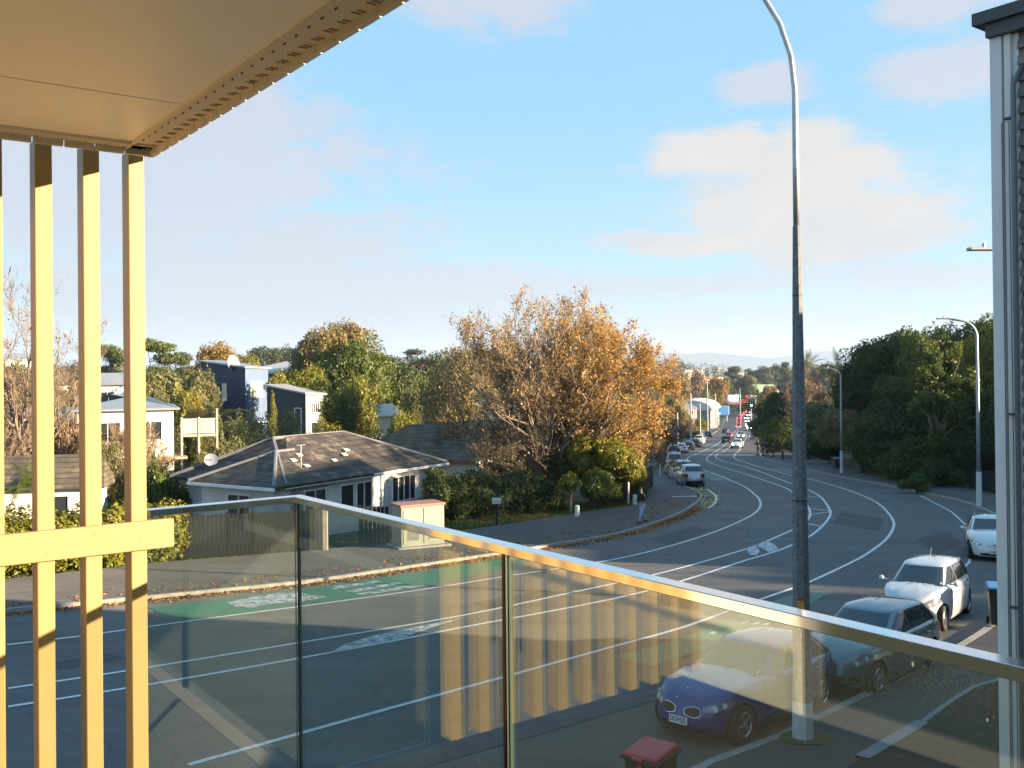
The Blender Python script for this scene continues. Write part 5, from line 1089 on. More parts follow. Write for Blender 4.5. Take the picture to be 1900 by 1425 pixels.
        if plate:
            t = D.curves.new('plate_text', 'FONT'); t.body = plate; t.size = .115; t.align_x = 'CENTER'; t.align_y = 'CENTER'; t.offset = .002; t.extrude = .001
            to = D.objects.new('t', t); COL.objects.link(to); bpy.context.view_layer.update(); me = D.meshes.new_from_object(to.evaluated_get(bpy.context.evaluated_depsgraph_get())); D.objects.remove(to)
            xs_ = [v.co.x for v in me.vertices]; k = .31 / (max(xs_) - min(xs_))
            for v in me.vertices: v.co = Vector((.0085 + v.co.z, v.co.x * k, v.co.y * 1.0))
            me.materials.clear(); me.materials.append(PLT); o = D.objects.new('plate_letters', me); COL.objects.link(o); o.parent = po
        w_ = MB()
        for s in (-.35, .3): a = C_.cab(math.radians(0), .02, .02); w_.tube([(a.x + .02, s, a.z), (a.x - .10, s + .42, a.z + .07)], .009, 5)
        w_.build('wiper', BLACKM, e)
        st = MB(); a = C_.cab(math.radians(34), .14, .016); b = C_.cab(math.radians(30), .14, .016); c = C_.cab(math.radians(30), .26, .016); d = C_.cab(math.radians(34), .26, .016); st.add([a, b, c, d], [(0, 1, 2, 3)]); st.build('licence_sticker', mat('sticker', (.35, .55, .6), .5), e)
        if spec.get('ant'): t = MB(); t.tube([(spec['rf'] - .25, .1, H - .01), (spec['rf'] - .45, .1, H + .28)], .006, 5); t.build('aerial', BLACKM, e)
        if spec.get('rails'):
            for s in (-1, 1): t = MB(); t.tube([(spec['rf'] - .3, s * .50, H - .03), (spec['rf'] - .4, s * .52, H + .02), (spec['rr'] + .3, s * .52, H + .02), (spec['rr'] + .2, s * .50, H - .04)], .015, 6); t.build('roof_rail', STEEL, e)
    else:
        C_.patch('lower_grille', C_.body, (-22, 22, .08, .45), BLACKM, e, .01, 8, 3); C_.patch('rear_bumper', C_.body, (150, 210, .0, .34), BLACKM, e, .012, 8, 2)
        for fn_ in ((180, .52), (0, .42)): p = C_.body(math.radians(fn_[0]), fn_[1], .02); g = MB(); g.box(p, (.012, .36, .12)); g.build('number_plate', PLATE, e)
        for s in (-1, 1): g = MB(); g.box((spec['ws'] - .3, s * (W / 2 + .06), C_.ztop(spec['ws'] - .3) + .06), (.10, .18, .12)); bev(g.build('mirror', pm, e), .03)
    return e
HATCH = dict(L=4.24, W=1.75, H=1.42, R=.315, ws=.80, rf=.02, rr=-1.42, rb=-1.98, zn=.69, zh=.93, zb2=1.00, zr=.96, fx=1.40, rx=-1.26, side=[(None, -.30), (-.38, -1.02), (-1.10, None)], seams=(.72, -.34, -1.2), handles=(-.12, -1.0), lamp=(17, 52, .66, .90), kid=1, pv=.42, lg=30, sp=5, nf=3.4)
SMILE = dict(L=4.46, W=1.76, H=1.47, R=.32, ws=.98, rf=.10, rr=-1.5, rb=-2.08, zn=.70, zh=.97, zb2=1.04, zr=1.0, fx=1.42, rx=-1.22, side=[(None, -.22), (-.30, -1.0), (-1.08, None)], seams=(.80, -.26, -1.15), handles=(-.05, -.95), lamp=(20, 60, .66, .92), smile=1, badge=1, pv=.30, sp=10, nf=3.2)
WAGON = dict(L=4.20, W=1.69, H=1.54, R=.31, ws=1.02, rf=.20, rr=-1.72, rb=-1.98, zn=.72, zh=1.0, zb2=1.04, zr=1.0, fx=1.36, rx=-1.22, side=[(None, -.12), (-.20, -.98), (-1.08, None)], seams=(.82, -.16, -1.1), handles=(.05, -.9), lamp=(19, 54, .60, .90), pv=.36, ant=1, sp=6, nf=2.9)
SEDAN = dict(L=4.82, W=1.82, H=1.48, R=.33, ws=1.0, rf=.15, rr=-1.15, rb=-1.85, zn=.72, zh=.98, zb2=1.03, zr=1.0, fx=1.48, rx=-1.3, side=[(None, -.25), (-.33, -1.15)], seams=(.82, -.28, -1.2), handles=(-.05, -1.0), lamp=(18, 48, .64, .84), badge=1, gm=mat('chrome_grille', (.45, .45, .46), .3, metal=.8), pv=.36, sp=6, nf=2.9, rails=1)
def place(px, py, head, spec, side=1, axle='fx'):
    """centre of a car whose near (left side +1 / right side -1) wheel on that axle stands at the pixel"""
    x, y = gp(px, py); h = Vector((head[0], head[1])).normalized(); l = Vector((-h.y, h.x)) * side
    c = Vector((x, y)) - l * (spec['W'] / 2 - .05) - h * spec[axle]; return (c.x, c.y, pz(c.y) + .006), (h.x, h.y)
BLUEP = paint('blue_paint', (.003, .040, .21), .2); SILV = paint('silver_blue_paint', (.15, .195, .22), .5, .25); WHP = paint('white_paint_car', (.50, .52, .54)); WH2 = paint('white_paint_car_two', (.60, .62, .63))
hd = (-.71, -.70)
l_, h_ = place(1385, 1383, hd, HATCH); build_car('hatchback', 'deep blue hatchback with twin oval grilles parked nearest under the balcony', HATCH, BLUEP, l_, h_, plate='DGW535')
l_, h_ = place(1634, 1293, (-.70, -.714), SMILE); build_car('hatchback', 'silver blue hatchback with curved grille parked behind the blue car', SMILE, SILV, l_, h_, plate='FLK208')
l_, h_ = place(1757, 1171, (-.60, -.80), WAGON); build_car('station_wagon', 'white station wagon with a roof aerial parked behind the silver blue car', WAGON, WHP, l_, h_, plate='CUP471')
x, y = at(1852, 1040, 34.5).x, 34.5 + 2.3; build_car('sedan', 'white sedan with roof rails half hidden by the white corner board', SEDAN, WH2, (x + .9, y, pz(y)), (-.40, -.917), plate='EAM294')
# cars parked along the left kerb past the bend, tails towards the camera
SMALL = dict(HATCH, kid=0, L=4.05, sp=5); SUV = dict(WAGON, L=4.5, W=1.84, H=1.68, zh=1.08, zb2=1.12, zr=1.08, R=.35); VAN = dict(WAGON, L=4.6, W=1.75, H=1.85, zh=1.05, zb2=1.1, zr=1.1)
GREYP = paint('grey_paint', (.12, .14, .17), .4); REDP = paint('red_paint', (.30, .02, .015)); YELP = paint('ochre_paint', (.45, .22, .03)); DARKP = paint('dark_paint', (.025, .028, .035), .3); SILP = paint('silver_paint', (.38, .40, .42), .6, .3); NAVP = paint('navy_paint', (.02, .03, .08))
def car_px(px, py, y, spec, pm, lab, away=True, group=None, head=None, on=False, det=1):
    p = at(px, py, y); y0 = y; a = 1 if away else -1; hx, hy = head or ((xL(y + 6) - xL(y - 6)) / 12, 1.)
    h = Vector((hx, hy)).normalized() * a; s = dict(spec); s['on'] = on
    c = Vector((p.x, y)) + h * (s['L'] / 2 * a); return build_car('parked_car' if not on else 'moving_car', lab, s, pm, (c.x, c.y, pz(c.y) + .005), (h.x, h.y), group, det)
PK = 'cars parked along the left kerb past the bend'
car_px(1289, 905, 70.8, SUV, SILP, 'silver grey hatchback nearest the camera in the row at the bend', group=PK, head=(.02, 1)); car_px(1270, 893, 77.5, SUV, WHP, 'white people carrier second from the near end of the row at the bend', group=PK, head=(.05, 1))
car_px(1255, 885, 83.5, SMALL, YELP, 'small yellow ochre car third in the row at the bend', group=PK, head=(.08, 1)); car_px(1253, 877, 89.5, VAN, WH2, 'white van fourth in the row at the bend', group=PK, head=(.12, 1)); car_px(1238, 871, 96, SMALL, REDP, 'red car at the far end of the row at the bend', group=PK, head=(.18, 1))
P2K = 'cars parked further along the left kerb of the straight'
for px, py, y, sp_, pm, lab in ((1250, 844, 122, SMALL, DARKP, 'black hatchback nearest in the farther parked row'), (1262, 841, 130, SMALL, WHP, 'white hatchback behind the black one in the farther row'), (1276, 836, 140, SMALL, DARKP, 'dark saloon third in the farther parked row'),
        (1288, 829, 153, SMALL, DARKP, 'dark car fourth in the farther parked row'), (1297, 825, 166, SUV, WH2, 'white car fifth in the farther parked row'), (1302, 820, 180, SMALL, SILP, 'silver car sixth in the farther parked row'), (1297, 811, 205, VAN, SILP, 'pale van far along the left kerb'), (1313, 814, 215, SMALL, NAVP, 'dark blue car far along the left kerb beside the pole')):
    car_px(px, py, y, sp_, pm, lab, group=P2K, head=((xL(y + 8) - xL(y - 8)) / 16, 1), det=1)
def road_head(y): return ((xL(y + 8) + xR(y + 8) - xL(y - 8) - xR(y - 8)) / 32, 1)
car_px(1367, 831, 146, SEDAN, WH2, 'white car with lit headlamps nearest in the oncoming lane', False, head=road_head(150), on=True); car_px(1375, 811, 200, SEDAN, SILP, 'second oncoming car with lit headlamps', False, head=road_head(200), on=True)
car_px(1400, 815, 190, SMALL, WH2, 'white car parked under the trees at the right kerb', False, head=road_head(200))
car_px(1347, 820, 172, SMALL, DARKP, 'dark car driving away nearest in the left lane', head=road_head(170)); car_px(1352, 809, 200, SMALL, REDP, 'red tailed car driving away ahead of the dark one', head=road_head(200)); car_px(1346, 799, 250, SMALL, DARKP, 'small dark car crossing the sunlit stretch of road', head=road_head(250))
# queue in the valley: tiny cars with brake lamps on
BRK = mat('brake_lamp', (.6, .02, .02), .3, emit=(1, .05, .08, 4.5)); HDL = mat('head_lamp_lit', (1, .95, .85), .3, emit=(1, .95, .85, 8))
def tiny(x, y, pm, lampm, head, lab, grp, a):
    h = Vector(head).normalized() * a; e = empty('car', (x, y, pz(y)), math.atan2(h.y, h.x), lab, 'car', grp)
    g = MB(); g.add([(-2.1, -.85, .3), (2.1, -.85, .3), (2.1, .85, .3), (-2.1, .85, .3), (-2.1, -.85, .95), (2.1, -.85, .75), (2.1, .85, .75), (-2.1, .85, .95)], [(0, 3, 2, 1), (4, 5, 6, 7), (0, 1, 5, 4), (1, 2, 6, 5), (2, 3, 7, 6), (3, 0, 4, 7)])
    g.build('body', pm, e); c = MB(); c.add([(-1.9, -.78, .9), (.9, -.78, .85), (.9, .78, .85), (-1.9, .78, .9), (-1.5, -.6, 1.48), (.2, -.6, 1.48), (.2, .6, 1.48), (-1.5, .6, 1.48)], [(4, 5, 6, 7), (0, 1, 5, 4), (1, 2, 6, 5), (2, 3, 7, 6), (3, 0, 4, 7)]); c.build('cabin', GLS, e)
    for s in (-1, 1):
        l = MB(); l.box(((-2.12 if lampm is BRK else 2.12), s * .6, .78), (.06, .42, .26)); l.build('tail_light' if lampm is BRK else 'headlight', lampm, e)
    w = MB()
    for x_ in (-1.3, 1.3):
        for s in (-1, 1): w.tube([(x_, s * .7, .31), (x_, s * .87, .31)], .31, 10)
    w.build('wheel', RUB, e); return e
rq = random.Random(8); QC = [WH2, SILP, REDP, DARKP, GREYP, WH2, REDP]
for k in range(22):
    y = 330 + k * 17 + rq.uniform(-2, 2); l, r = xL(y), xR(y); tiny(l + (r - l) * .40, y, QC[k % 7], BRK, road_head(y), 'tiny car with red brake lamps in the queue down in the valley', 'queue of cars with brake lamps in the valley', 1)
for k in range(12):
    y = 300 + k * 34 + rq.uniform(-6, 6); l, r = xL(y), xR(y); tiny(l + (r - l) * .62, y, QC[(k * 3) % 7], HDL, road_head(y), 'tiny oncoming car with white lamps climbing out of the valley', 'oncoming cars far down the road', -1)
# ------------------------------------------------------------------ street lamps, poles, signals
LHEAD = mat('lamp_head', (.38, .39, .40), .4, metal=.5)
def lamp(px, pbase, y, htop, label, arm=2.6, armdir=(-.8, .25), r0=.085, r1=.05, near=False, x=None, yb=None, zoff=.12):
    bx = at(px, pbase, y).x if x is None else x; z0 = pz(y) + zoff; e = empty('street_lamp', (bx, y, z0), 0, label, 'street lamp')
    ad = Vector((armdir[0], armdir[1], 0)).normalized(); H = htop
    if near:
        g = MB(); g.tube([(0, 0, .0), (0, 0, 2.5), (0, 0, 7.3), (0, 0, 8.4)], [.172, .140, .083, .064], 8); g.build('pole', CONC, e)
        g = MB(); g.tube([(0, 0, -.1), (0, 0, .62)], [.176, .1715], 8); g.build('painted_base', mat('base_white', (.62, .64, .68), .6, var=.12, vs=6), e)
        g = MB(); g.tube([(0, 0, 8.36), (0, 0, 8.44)], .066, 8); g.build('collar', CONC, e)
        g = MB(); g.tube([(0, 0, 3.9), (0, 0, 3.93)], .126, 8)
        g.tube([(0, 0, 7.28), (0, 0, 7.31)], .086, 8); g.build('joint', mat('dark_band', (.05, .05, .05), .6), e)
        pts = [(0, 0, 8.3)] + [(0, 0, z) for z in (9.6, 10.7)]; R_ = 3.0
        for k in range(1, 9): a = PI / 2 * k / 8; pts.append(tuple(ad * (R_ * (1 - math.cos(a))) + Vector((0, 0, 10.7 + (H - 10.7) * math.sin(a)))))
        pts.append(tuple(ad * (R_ + 1.2) + Vector((0, 0, H + .1))))
        g = MB(); g.tube(pts, [.055, .052, .048] + [.044] * 8 + [.035], 12); g.build('arm', STEEL, e, smooth=True); p = Vector(pts[-1])
        s = MB(); s.box((0, -.155, 2.05), (.10, .03, .42)); s.box((0,-.157,2.05),(.07,.03,.30)); 
        stk = MB(); stk.box((-.05, -.150, 2.1), (.11, .012, .40)); stk.build('sticker_orange', mat('sticker_orange', (.75, .28, .03), .5, col2=(.8, .5, .1), vs=30), e)
        stk = MB(); 
        for dz in (.22, -.22): stk.box((-.05, -.152, 2.1 + dz), (.11, .012, .05))
        stk.build('sticker_red', mat('sticker_red', (.65, .08, .06), .5), e)
    else:
        g = MB(); g.tube([(0, 0, -.1), (0, 0, 1.9)], [r0 * 1.35, r0 * 1.2], 8); g.build('painted_base', mat('base_pale', (.55, .58, .62), .6), e)
        R_ = max(.6, arm * .62); pts = [(0, 0, 1.9), (0, 0, H * .5), (0, 0, H - R_)]
        for k in range(1, 8): a = PI / 2 * k / 8; pts.append(tuple(ad * (R_ * (1 - math.cos(a))) + Vector((0, 0, H - R_ + R_ * math.sin(a)))))
        pts.append(tuple(ad * arm + Vector((0, 0, H + .12)))); m = len(pts)
        g = MB(); g.tube(pts, [r0, r0 * .85] + [r1 * (1 - .3 * i / m) for i in range(m - 2)], 8); g.build('pole', STEEL, e, smooth=True); p = Vector(pts[-1])
    g = MB(); q = p + ad * .42; g.box(p + ad * .32 + Vector((0, 0, .02)), (.72, .24, .09), M=Matrix.Rotation(math.atan2(ad.y, ad.x), 3, 'Z')); hd_ = bev(g.build('lamp_head', LHEAD, e), .03)
    g = MB(); g.tube([p + ad * .25 + Vector((0, 0, .05)), p + ad * .25 + Vector((0, 0, .17))], .05, 8); g.build('light_sensor', mat('sensor', (.6, .6, .62), .4), hd_)
    return e
x, y = gp(1490, 1383); lamp(0, 0, y, 13.7, 'tall concrete street lamp with white painted foot on the near verge', near=True, armdir=(-.9, .44), x=x)
x, y = gp(1817, 942); lamp(0, 0, y, 10.4, 'galvanised street lamp at the outer right kerb of the bend', arm=1.5, armdir=(-1, .1), x=x, r0=.12, r1=.075)
x, y = gp(1562, 880); lamp(0, 0, y, 9.0, 'slim street lamp further along the right kerb before the dark trees', arm=.8, armdir=(-1, .1), x=x, r0=.12, r1=.07)
lamp(0, 0, 25.5, at(1850, 460, 25.5).z - pz(25.5) - .3, 'street lamp whose pole hides behind the white corner board', arm=2.3, armdir=(-1, -.05), x=15.0, r0=.1, r1=.05)
for px, pb, y, h, lab in ((1230, 836, 128, 4.5, 'pale pole beside the first of the farther parked cars'), (1257, 824, 150, 5.5, 'wooden pole second along the left kerb'), (1282, 818, 175, 9, 'tall grey pole third along the left kerb'), (1299, 812, 205, 7.5, 'thin pole fourth along the left kerb'), (1313, 808, 225, 13, 'tallest pale pole left of the sunlit stretch'),
        (1328, 788, 330, 12, 'pole beyond the sunlit stretch by the left signal'), (1373, 745, 460, 14, 'pole rising over the junction'), (1402, 752, 400, 10, 'pole right of the junction'), (1378, 735, 560, 22, 'far pole above the traffic lights'), (1355, 735, 560, 18, 'far pole left of the brightest shop sign')):
    p = at(px, pb, y); z0 = pz(y); e = empty('utility_pole', (p.x, y, z0), 0, lab, 'pole'); g = MB(); g.tube([(0, 0, -.3), (0, 0, h)], [.16 * (1 + y / 500), .11 * (1 + y / 500)], 8); g.build('pole', mat('pole_pale', (.40, .36, .30), .8), e)
    if h > 8: g = MB(); g.box((0, 0, h - .8), (2.2, .12, .12), .4); g.build('cross_arm', BARK, e)
def blk(name, px, py, y, d, m, lab, cat, kind=None, rz=0):
    p = at(px, py, y); o = MB().box((0, 0, 0), d, rz).build(name, m, None); o.location = p; bev(o, min(d) * .2); return setp(o, lab, cat, None, kind)
SIGG = mat('signal_green', (.1, .9, .6), .3, emit=(.1, 1, .65, 9))
for px, py, y, lab in ((1349, 755, 420, 'green traffic light at the left of the far junction'), (1394, 752, 430, 'green traffic light at the right of the far junction'), (1334, 767, 380, 'nearer lower green traffic light by the left kerb')):
    p = at(px, py, y); z0 = pz(y); e = empty('traffic_light', (p.x, y, z0), 0, lab, 'traffic light'); h = p.z - z0
    g = MB(); g.tube([(0, .3, 0), (0, .3, h + 1)], .1, 6); g.build('pole', STEEL, e); g = MB(); g.box((0, .1, h + .5), (.6, .3, 1.9)); g.build('signal_head', BLACKM, e)
    g = MB(); g.tube([(0, -.06, h), (0, -.12, h)], .38, 12); g.build('green_lamp', SIGG, e)
# shops and signs round the far junction
for px, py, y, w, d, m, lab in ((1358, 740, 470, 6, 4, mat('sign_lilac', (.45, .5, .8), .5), 'pale lilac shop board above the junction'), (1368, 738, 475, 3, 3.6, mat('sign_teal', (.05, .45, .45), .5), 'teal shop board beside the lilac one'), (1387, 737, 480, 3.4, 2.2, mat('sign_red', (.6, .03, .04), .5), 'red shop sign right of the junction'),
        (1337, 740, 460, 4, 3, mat('sign_mint', (.4, .6, .5), .5), 'pale green shop board left of the junction'), (1339, 762, 400, 6, 4.2, mat('sign_blue', (.06, .2, .5), .5), 'blue roofed shop left of the road'), (1397, 741, 470, 3.5, 4, WHITEP, 'white sign board at the right of the junction'),
        (1374, 748, 490, 15, 2.4, mat('canopy_red', (.5, .06, .06), .5), 'long red petrol canopy across the junction'), (1382, 744, 500, 8, 2, mat('canopy_yellow', (.5, .5, .12), .5), 'yellow strip above the red canopy'), (1366, 753, 480, 10, 2, mat('wall_ochre', (.4, .36, .15), .6), 'ochre wall below the red canopy'), (1347, 726, 560, 8, 4, CRW, 'cream building behind the junction at left'), (1415, 722, 520, 12, 5, mat('roof_mint', (.35, .5, .35), .5), 'pale green roofed hall above the right trees')):
    blk('shop_sign' if 'sign' in lab or 'board' in lab else 'shop', px, py, y, (w, 2.5, d), m, lab, 'sign' if 'sign' in lab or 'board' in lab else 'shop', rz=.1)
# ------------------------------------------------------------------ utility cabinet, fence, letter boxes, bins
c0 = gp(718, 1024); c1 = gp(806, 1003); u = Vector((c1[0] - c0[0], c1[1] - c0[1], 0)); w_ = 1.15; ua = math.radians(31)
CAB = mat('cabinet_green', (.25, .26, .21), .55, var=.06, vs=2)
p0 = gp(745, 1024); e = empty('utility_cabinet', (p0[0], p0[1], pz(p0[1]) + .1), math.radians(28), 'large grey green electrical cabinet with pink lid on the left pavement', 'utility cabinet')
g = MB(); g.box((.95, .55, .85), (1.9, 1.1, 1.66)); bev(g.build('cabinet', CAB, e), .02)
g = MB(); g.box((.95, .55, 1.72), (2.0, 1.2, .10)); bev(g.build('lid', mat('pink_lid', (.32, .14, .11), .6, var=.1, vs=2), e), .02)
for k in range(2): g = MB(); g.box((.5 + k * .9, -.012, .88), (.84, .03, 1.45)); d_ = bev(g.build('door', CAB, e), .01); h = MB(); [h.box((.5 + k * .9, -.035, .35 + j * .05), (.5, .012, .022)) for j in range(8)]; h.build('louvres', DARKTR, d_)
g = MB(); g.box((.95, .5, .02), (2.3, 1.5, .12)); g.build('plinth', KERB, e)
# dark paling fence behind the glass
FN = boards('dark_fence', (.009, .010, .0095), 5, 0, .8); BRF = boards('brown_fence', (.045, .032, .025), 5, 0, .8)
def fence(pix, h, m, label, y_off=0, posts=True, pts=None, cat='fence'):
    P = pts or [gp(*p) for p in pix]; e = empty('fence', (P[0][0], P[0][1], pz(P[0][1])), 0, label, cat); g = MB(); q = MB()
    for (x0, y0), (x1, y1) in zip(P[:-1], P[1:]):
        L = math.hypot(x1 - x0, y1 - y0); n = max(1, int(L / .16)); a = math.atan2(y1 - y0, x1 - x0); rr = random.Random(int(x0 * 10))
        for k in range(n): t = (k + .5) / n; x, y = x0 + (x1 - x0) * t, y0 + (y1 - y0) * t; hh = h + rr.uniform(-.015, .015); g.box((x - P[0][0], y - P[0][1], pz(y) - pz(P[0][1]) + hh / 2 - .05), (.145, .02, hh), a)
        for k in range(int(L / 2.4) + 1): t = min(1, k * 2.4 / L); x, y = x0 + (x1 - x0) * t, y0 + (y1 - y0) * t; q.box((x - P[0][0], y - P[0][1] + .06, pz(y) - pz(P[0][1]) + h / 2), (.1, .1, h + .04), a)
    g.build('palings', m, e); q.build('post', m, e) if posts else None; return e
fence([(300, 1040), (470, 1031), (604, 1022)], 1.75, FN, 'dark timber paling fence behind the corner of the glass rail')
fence([(668, 1013), (722, 1012)], 1.7, FN, 'short dark fence panel beside the green cabinet')
x, y = gp(604, 1026); setp(MB().box((x, y, pz(y) + .95), (.18, .18, 2.0)).build('gate_post', mat('pale_timber', (.40, .34, .26), .8, var=.2), None), 'pale timber gate post at the end of the dark fence', 'post')
e = fence([(1105, 925), (1150, 930), (1182, 925), (1212, 905)], 1.7, BRF, 'brown timber fence under the laurel at the bend')
def small(name, px, py, fn, lab, cat):
    x, y = gp(px, py); e = empty(name, (x, y, pz(y) + .1), 0, lab, cat); fn(e); return e
def mailbox(e):
    g = MB(); g.box((0, 0, .5), (.09, .09, 1.1)); g.build('post', BLACKM, e); g = MB(); g.box((0, 0, 1.18), (.45, .35, .26)); bev(g.build('box', mat('mailbox_grey', (.5, .5, .48), .5), e), .02)
small('letterbox', 922, 978, mailbox, 'grey letterbox on a black post on the grass before the hedge row', 'letterbox')
def hyd(e): g = MB(); g.tube([(0, 0, -.1), (0, 0, .55), (0, 0, .6)], [.13, .13, .08], 10); g.build('marker', mat('pale_marker', (.6, .66, .55), .6), e)
small('marker_post', 1071, 962, hyd, 'short pale green marker post on the verge left of the pedestrian', 'marker post'); small('marker_post', 1178, 940, hyd, 'second pale marker post just behind the pedestrian', 'marker post')
def stake(e): g = MB(); g.tube([(0, 0, -.1), (0, 0, 1.25)], .07, 6); g.build('post', mat('white_post', (.6, .58, .55), .6), e)
small('white_post', 1166, 936, stake, 'tall pale post at the brown fence left of the pedestrian', 'post'); small('white_post', 1225, 889, stake, 'white parking sign post left of the parked row', 'post')
def sapling(e): g = MB(); g.tube([(0, 0, -.1), (.03, 0, 1.0), (0, .02, 1.7)], [.07, .05, .03], 7); g.build('trunk', BARKP, e); o = meshobj('crown', leafmesh('crown', [(0, 0, 1.6, .6, .6, .5)], 900, .10, 4, .3, m=LM['yellow']), e)
small('sapling', 1059, 952, sapling, 'thin sunlit sapling trunk beside the hedge row', 'tree')
def bin_(name, x, y, rz, lidm, lab, z=None):
    e = empty(name, (x, y, pz(y) + .006 if z is None else z), rz, lab, 'wheelie bin'); BD = mat('bin_dark_green', (.022, .034, .026), .55)
    g = MB(); a, b = .235, .27
    g.add([(-a * .78, -b * .78, .08), (a * .78, -b * .78, .08), (a * .78, b * .78, .08), (-a * .78, b * .78, .08), (-a * 1.05, -b * 1.1, .96), (a * 1.05, -b * 1.1, .96), (a * 1.05, b * 1.1, .96), (-a * 1.05, b * 1.1, .96)], [(0, 3, 2, 1), (4, 5, 6, 7), (0, 1, 5, 4), (1, 2, 6, 5), (2, 3, 7, 6), (3, 0, 4, 7)]); bev(g.build('bin_body', BD, e), .02)
    g = MB(); g.box((0, 0, .955), (.58, .68, .05)); bev(g.build('rim', BD, e), .015)
    g = MB(); h = .985; g.add([(-.27, -.33, h), (.27, -.33, h), (.27, .33, h), (-.27, .33, h), (-.25, -.30, h + .035), (.25, -.30, h + .035), (.24, .27, h + .075), (-.24, .27, h + .075)], [(0, 3, 2, 1), (4, 5, 6, 7), (0, 1, 5, 4), (1, 2, 6, 5), (2, 3, 7, 6), (3, 0, 4, 7)])
    g.box((0, -.355, h), (.16, .06, .03)); l = bev(g.build('lid', lidm, e), .025, 3)
    g = MB(); g.box((0, -.31, .86), (.06, .02, .16)); g.build('latch', lidm, e)
    g = MB(); g.tube([(-.2, .36, .97), (.2, .36, .97)], .018, 8); g.build('handle', BD, e)
    for s in (-1, 1): w = MB(); w.tube([(s * .2, .22, .1), (s * .26, .22, .1)], .1, 14); w.build('wheel', RUB, e)
    return e
RL_ = mat('red_lid', (.52, .035, .04), .4); BL_ = mat('blue_lid', (.05, .20, .42), .4)
p = at(1208, 1380, 15.3); t = Vector(p); # lid seen at that pixel, 1.05 m above the bay
k = 0
d = ray(1208, 1388); tt = (-5.5 + 1.03) / (d.z + .045 * d.y); q = d * tt; bin_('wheelie_bin', q.x, q.y, math.radians(-38), RL_, 'dark green wheelie bin with a red lid in front of the blue car')
d = ray(1852, 1085); tt = (-5.5 + .12 + 1.03) / (d.z + .045 * d.y); q = d * tt; bin_('wheelie_bin', q.x, q.y, math.radians(-20), BL_, 'dark wheelie bin with a blue lid beside the white corner board', pz(q.y) + .12)
x, y = gp(1555, 872); bin_('wheelie_bin', x - .1, y, 0, BL_, 'blue lidded wheelie bin behind the middle street lamp', gz(x, y) + .1)
# bits on the right bank: low timber edging, posts, mesh fence
pts = [(xR(y) + 4.1, y) for y in (98, 90, 84, 78, 72, 68)]; fence(None, 1.0, boards('bank_timber', (.11, .085, .06), 3, 0, .9), 'low brown timber retaining fence along the right bank', pts=pts)
pts = [(xR(y) + 4.3, y) for y in (66, 62, 58, 54, 50, 46)]; fence(None, 1.5, FN, 'dark mesh gate and fence under the trees by the right lamp', pts=pts)
for px, py, lab in ((1582, 870, 'white post at the low retaining fence, left one'), (1600, 872, 'white post at the low retaining fence, right one')): x, y = gp(px, py); e = empty('white_post', (x + .3, y + 1.2, gz(x, y)), 0, lab, 'post'); stake(e)
# garden bed with a pale edging below the balcony at the right
B0 = [gp(*p) for p in ((1540, 1460), (1616, 1414), (1710, 1358), (1807, 1290), (1900, 1262), (2050, 1262), (2050, 1500), (1500, 1500))]
g = MB(); g.add([(x, y, pz(y) + .15) for x, y in B0], [tuple(range(8))]); o = g.build('garden_bed', mat('bark_mulch', (.030, .022, .015), .95, var=.4, vs=6, bump=.4, bs=12)); fixn(o)
if o.data.polygons[0].normal.z < 0: o.data.flip_normals()
setp(o, kind='structure')
g = MB(); A = [gp(*p) for p in ((1600, 1424), (1712, 1356))]; strip(g, A, .22, .168, 1, .25); strip(g, [gp(*p) for p in ((1712, 1356), (1807, 1289), (1900, 1262))], .10, .166, 1, .25); setp(g.build('kerb', mat('pale_edging', (.20, .21, .23), .7, var=.1)), kind='structure')
x, y = gp(1490, 1383); g = MB(); g.v = [(x + .42 * math.cos(a) * (1 + .10 * math.sin(a * 2)) + .03, y + .36 * math.sin(a) * (1 + .06 * math.sin(a * 5)), pz(y + .36 * math.sin(a)) + .135) for a in np.arange(0, 6.2, .2)]; g.f = [tuple(range(len(g.v)))]; g.m = [0]; setp(g.build('grass', GRASS), 'moss and grass ring round the foot of the near street lamp', 'grass', kind='stuff')
rr = np.random.default_rng(1)
def tufts(name, fn, n, size, m, lab, cat='leaves'):
    P = []
    while len(P) < n:
        x, y, z = fn(rr); P.append((x, y, z))
    P = np.array(P); nrm = rr.normal(size=(n, 3)) * .45; nrm[:, 2] += 1; nrm /= np.linalg.norm(nrm, axis=1)[:, None]; a = np.cross(nrm, rr.normal(size=(n, 3))); a /= np.linalg.norm(a, axis=1)[:, None]; b = np.cross(nrm, a); s = size * rr.uniform(.5, 1.4, n)[:, None]
    V = np.stack([P - a * s, P - b * s * .7, P + a * s, P + b * s * .7], 1).reshape(-1, 3); me = D.meshes.new(name); me.vertices.add(4 * n); me.vertices.foreach_set('co', V.ravel()); me.loops.add(4 * n); me.loops.foreach_set('vertex_index', np.arange(4 * n)); me.polygons.add(n)
    me.polygons.foreach_set('loop_start', np.arange(n) * 4); me.polygons.foreach_set('loop_total', np.full(n, 4)); me.update(calc_edges=True); me.materials.append(m); return setp(meshobj(name, me), lab, cat, kind='stuff')
def gut(r):
    y = r.uniform(26, 56); x = xL(y); d = abs(r.normal()) * .30; keep = .8 if y < 50 else .25
    t = (xL(y + .5) - xL(y - .5)); l = math.hypot(t, 1); return x + .12 + d / l * 1.0, y - d * t / l, pz(y) + .02
tufts('fallen_leaves', gut, 7500, .055, LITTER, 'orange fallen leaves banked in the left gutter')
def kb(r): y = r.uniform(27, 60); x = xL(y) - abs(r.normal()) * 1.6 - .2; return x, y, pz(y) + .135
tufts('fallen_leaves', kb, 1600, .05, LITTER, 'scattered fallen leaves on the left pavement')
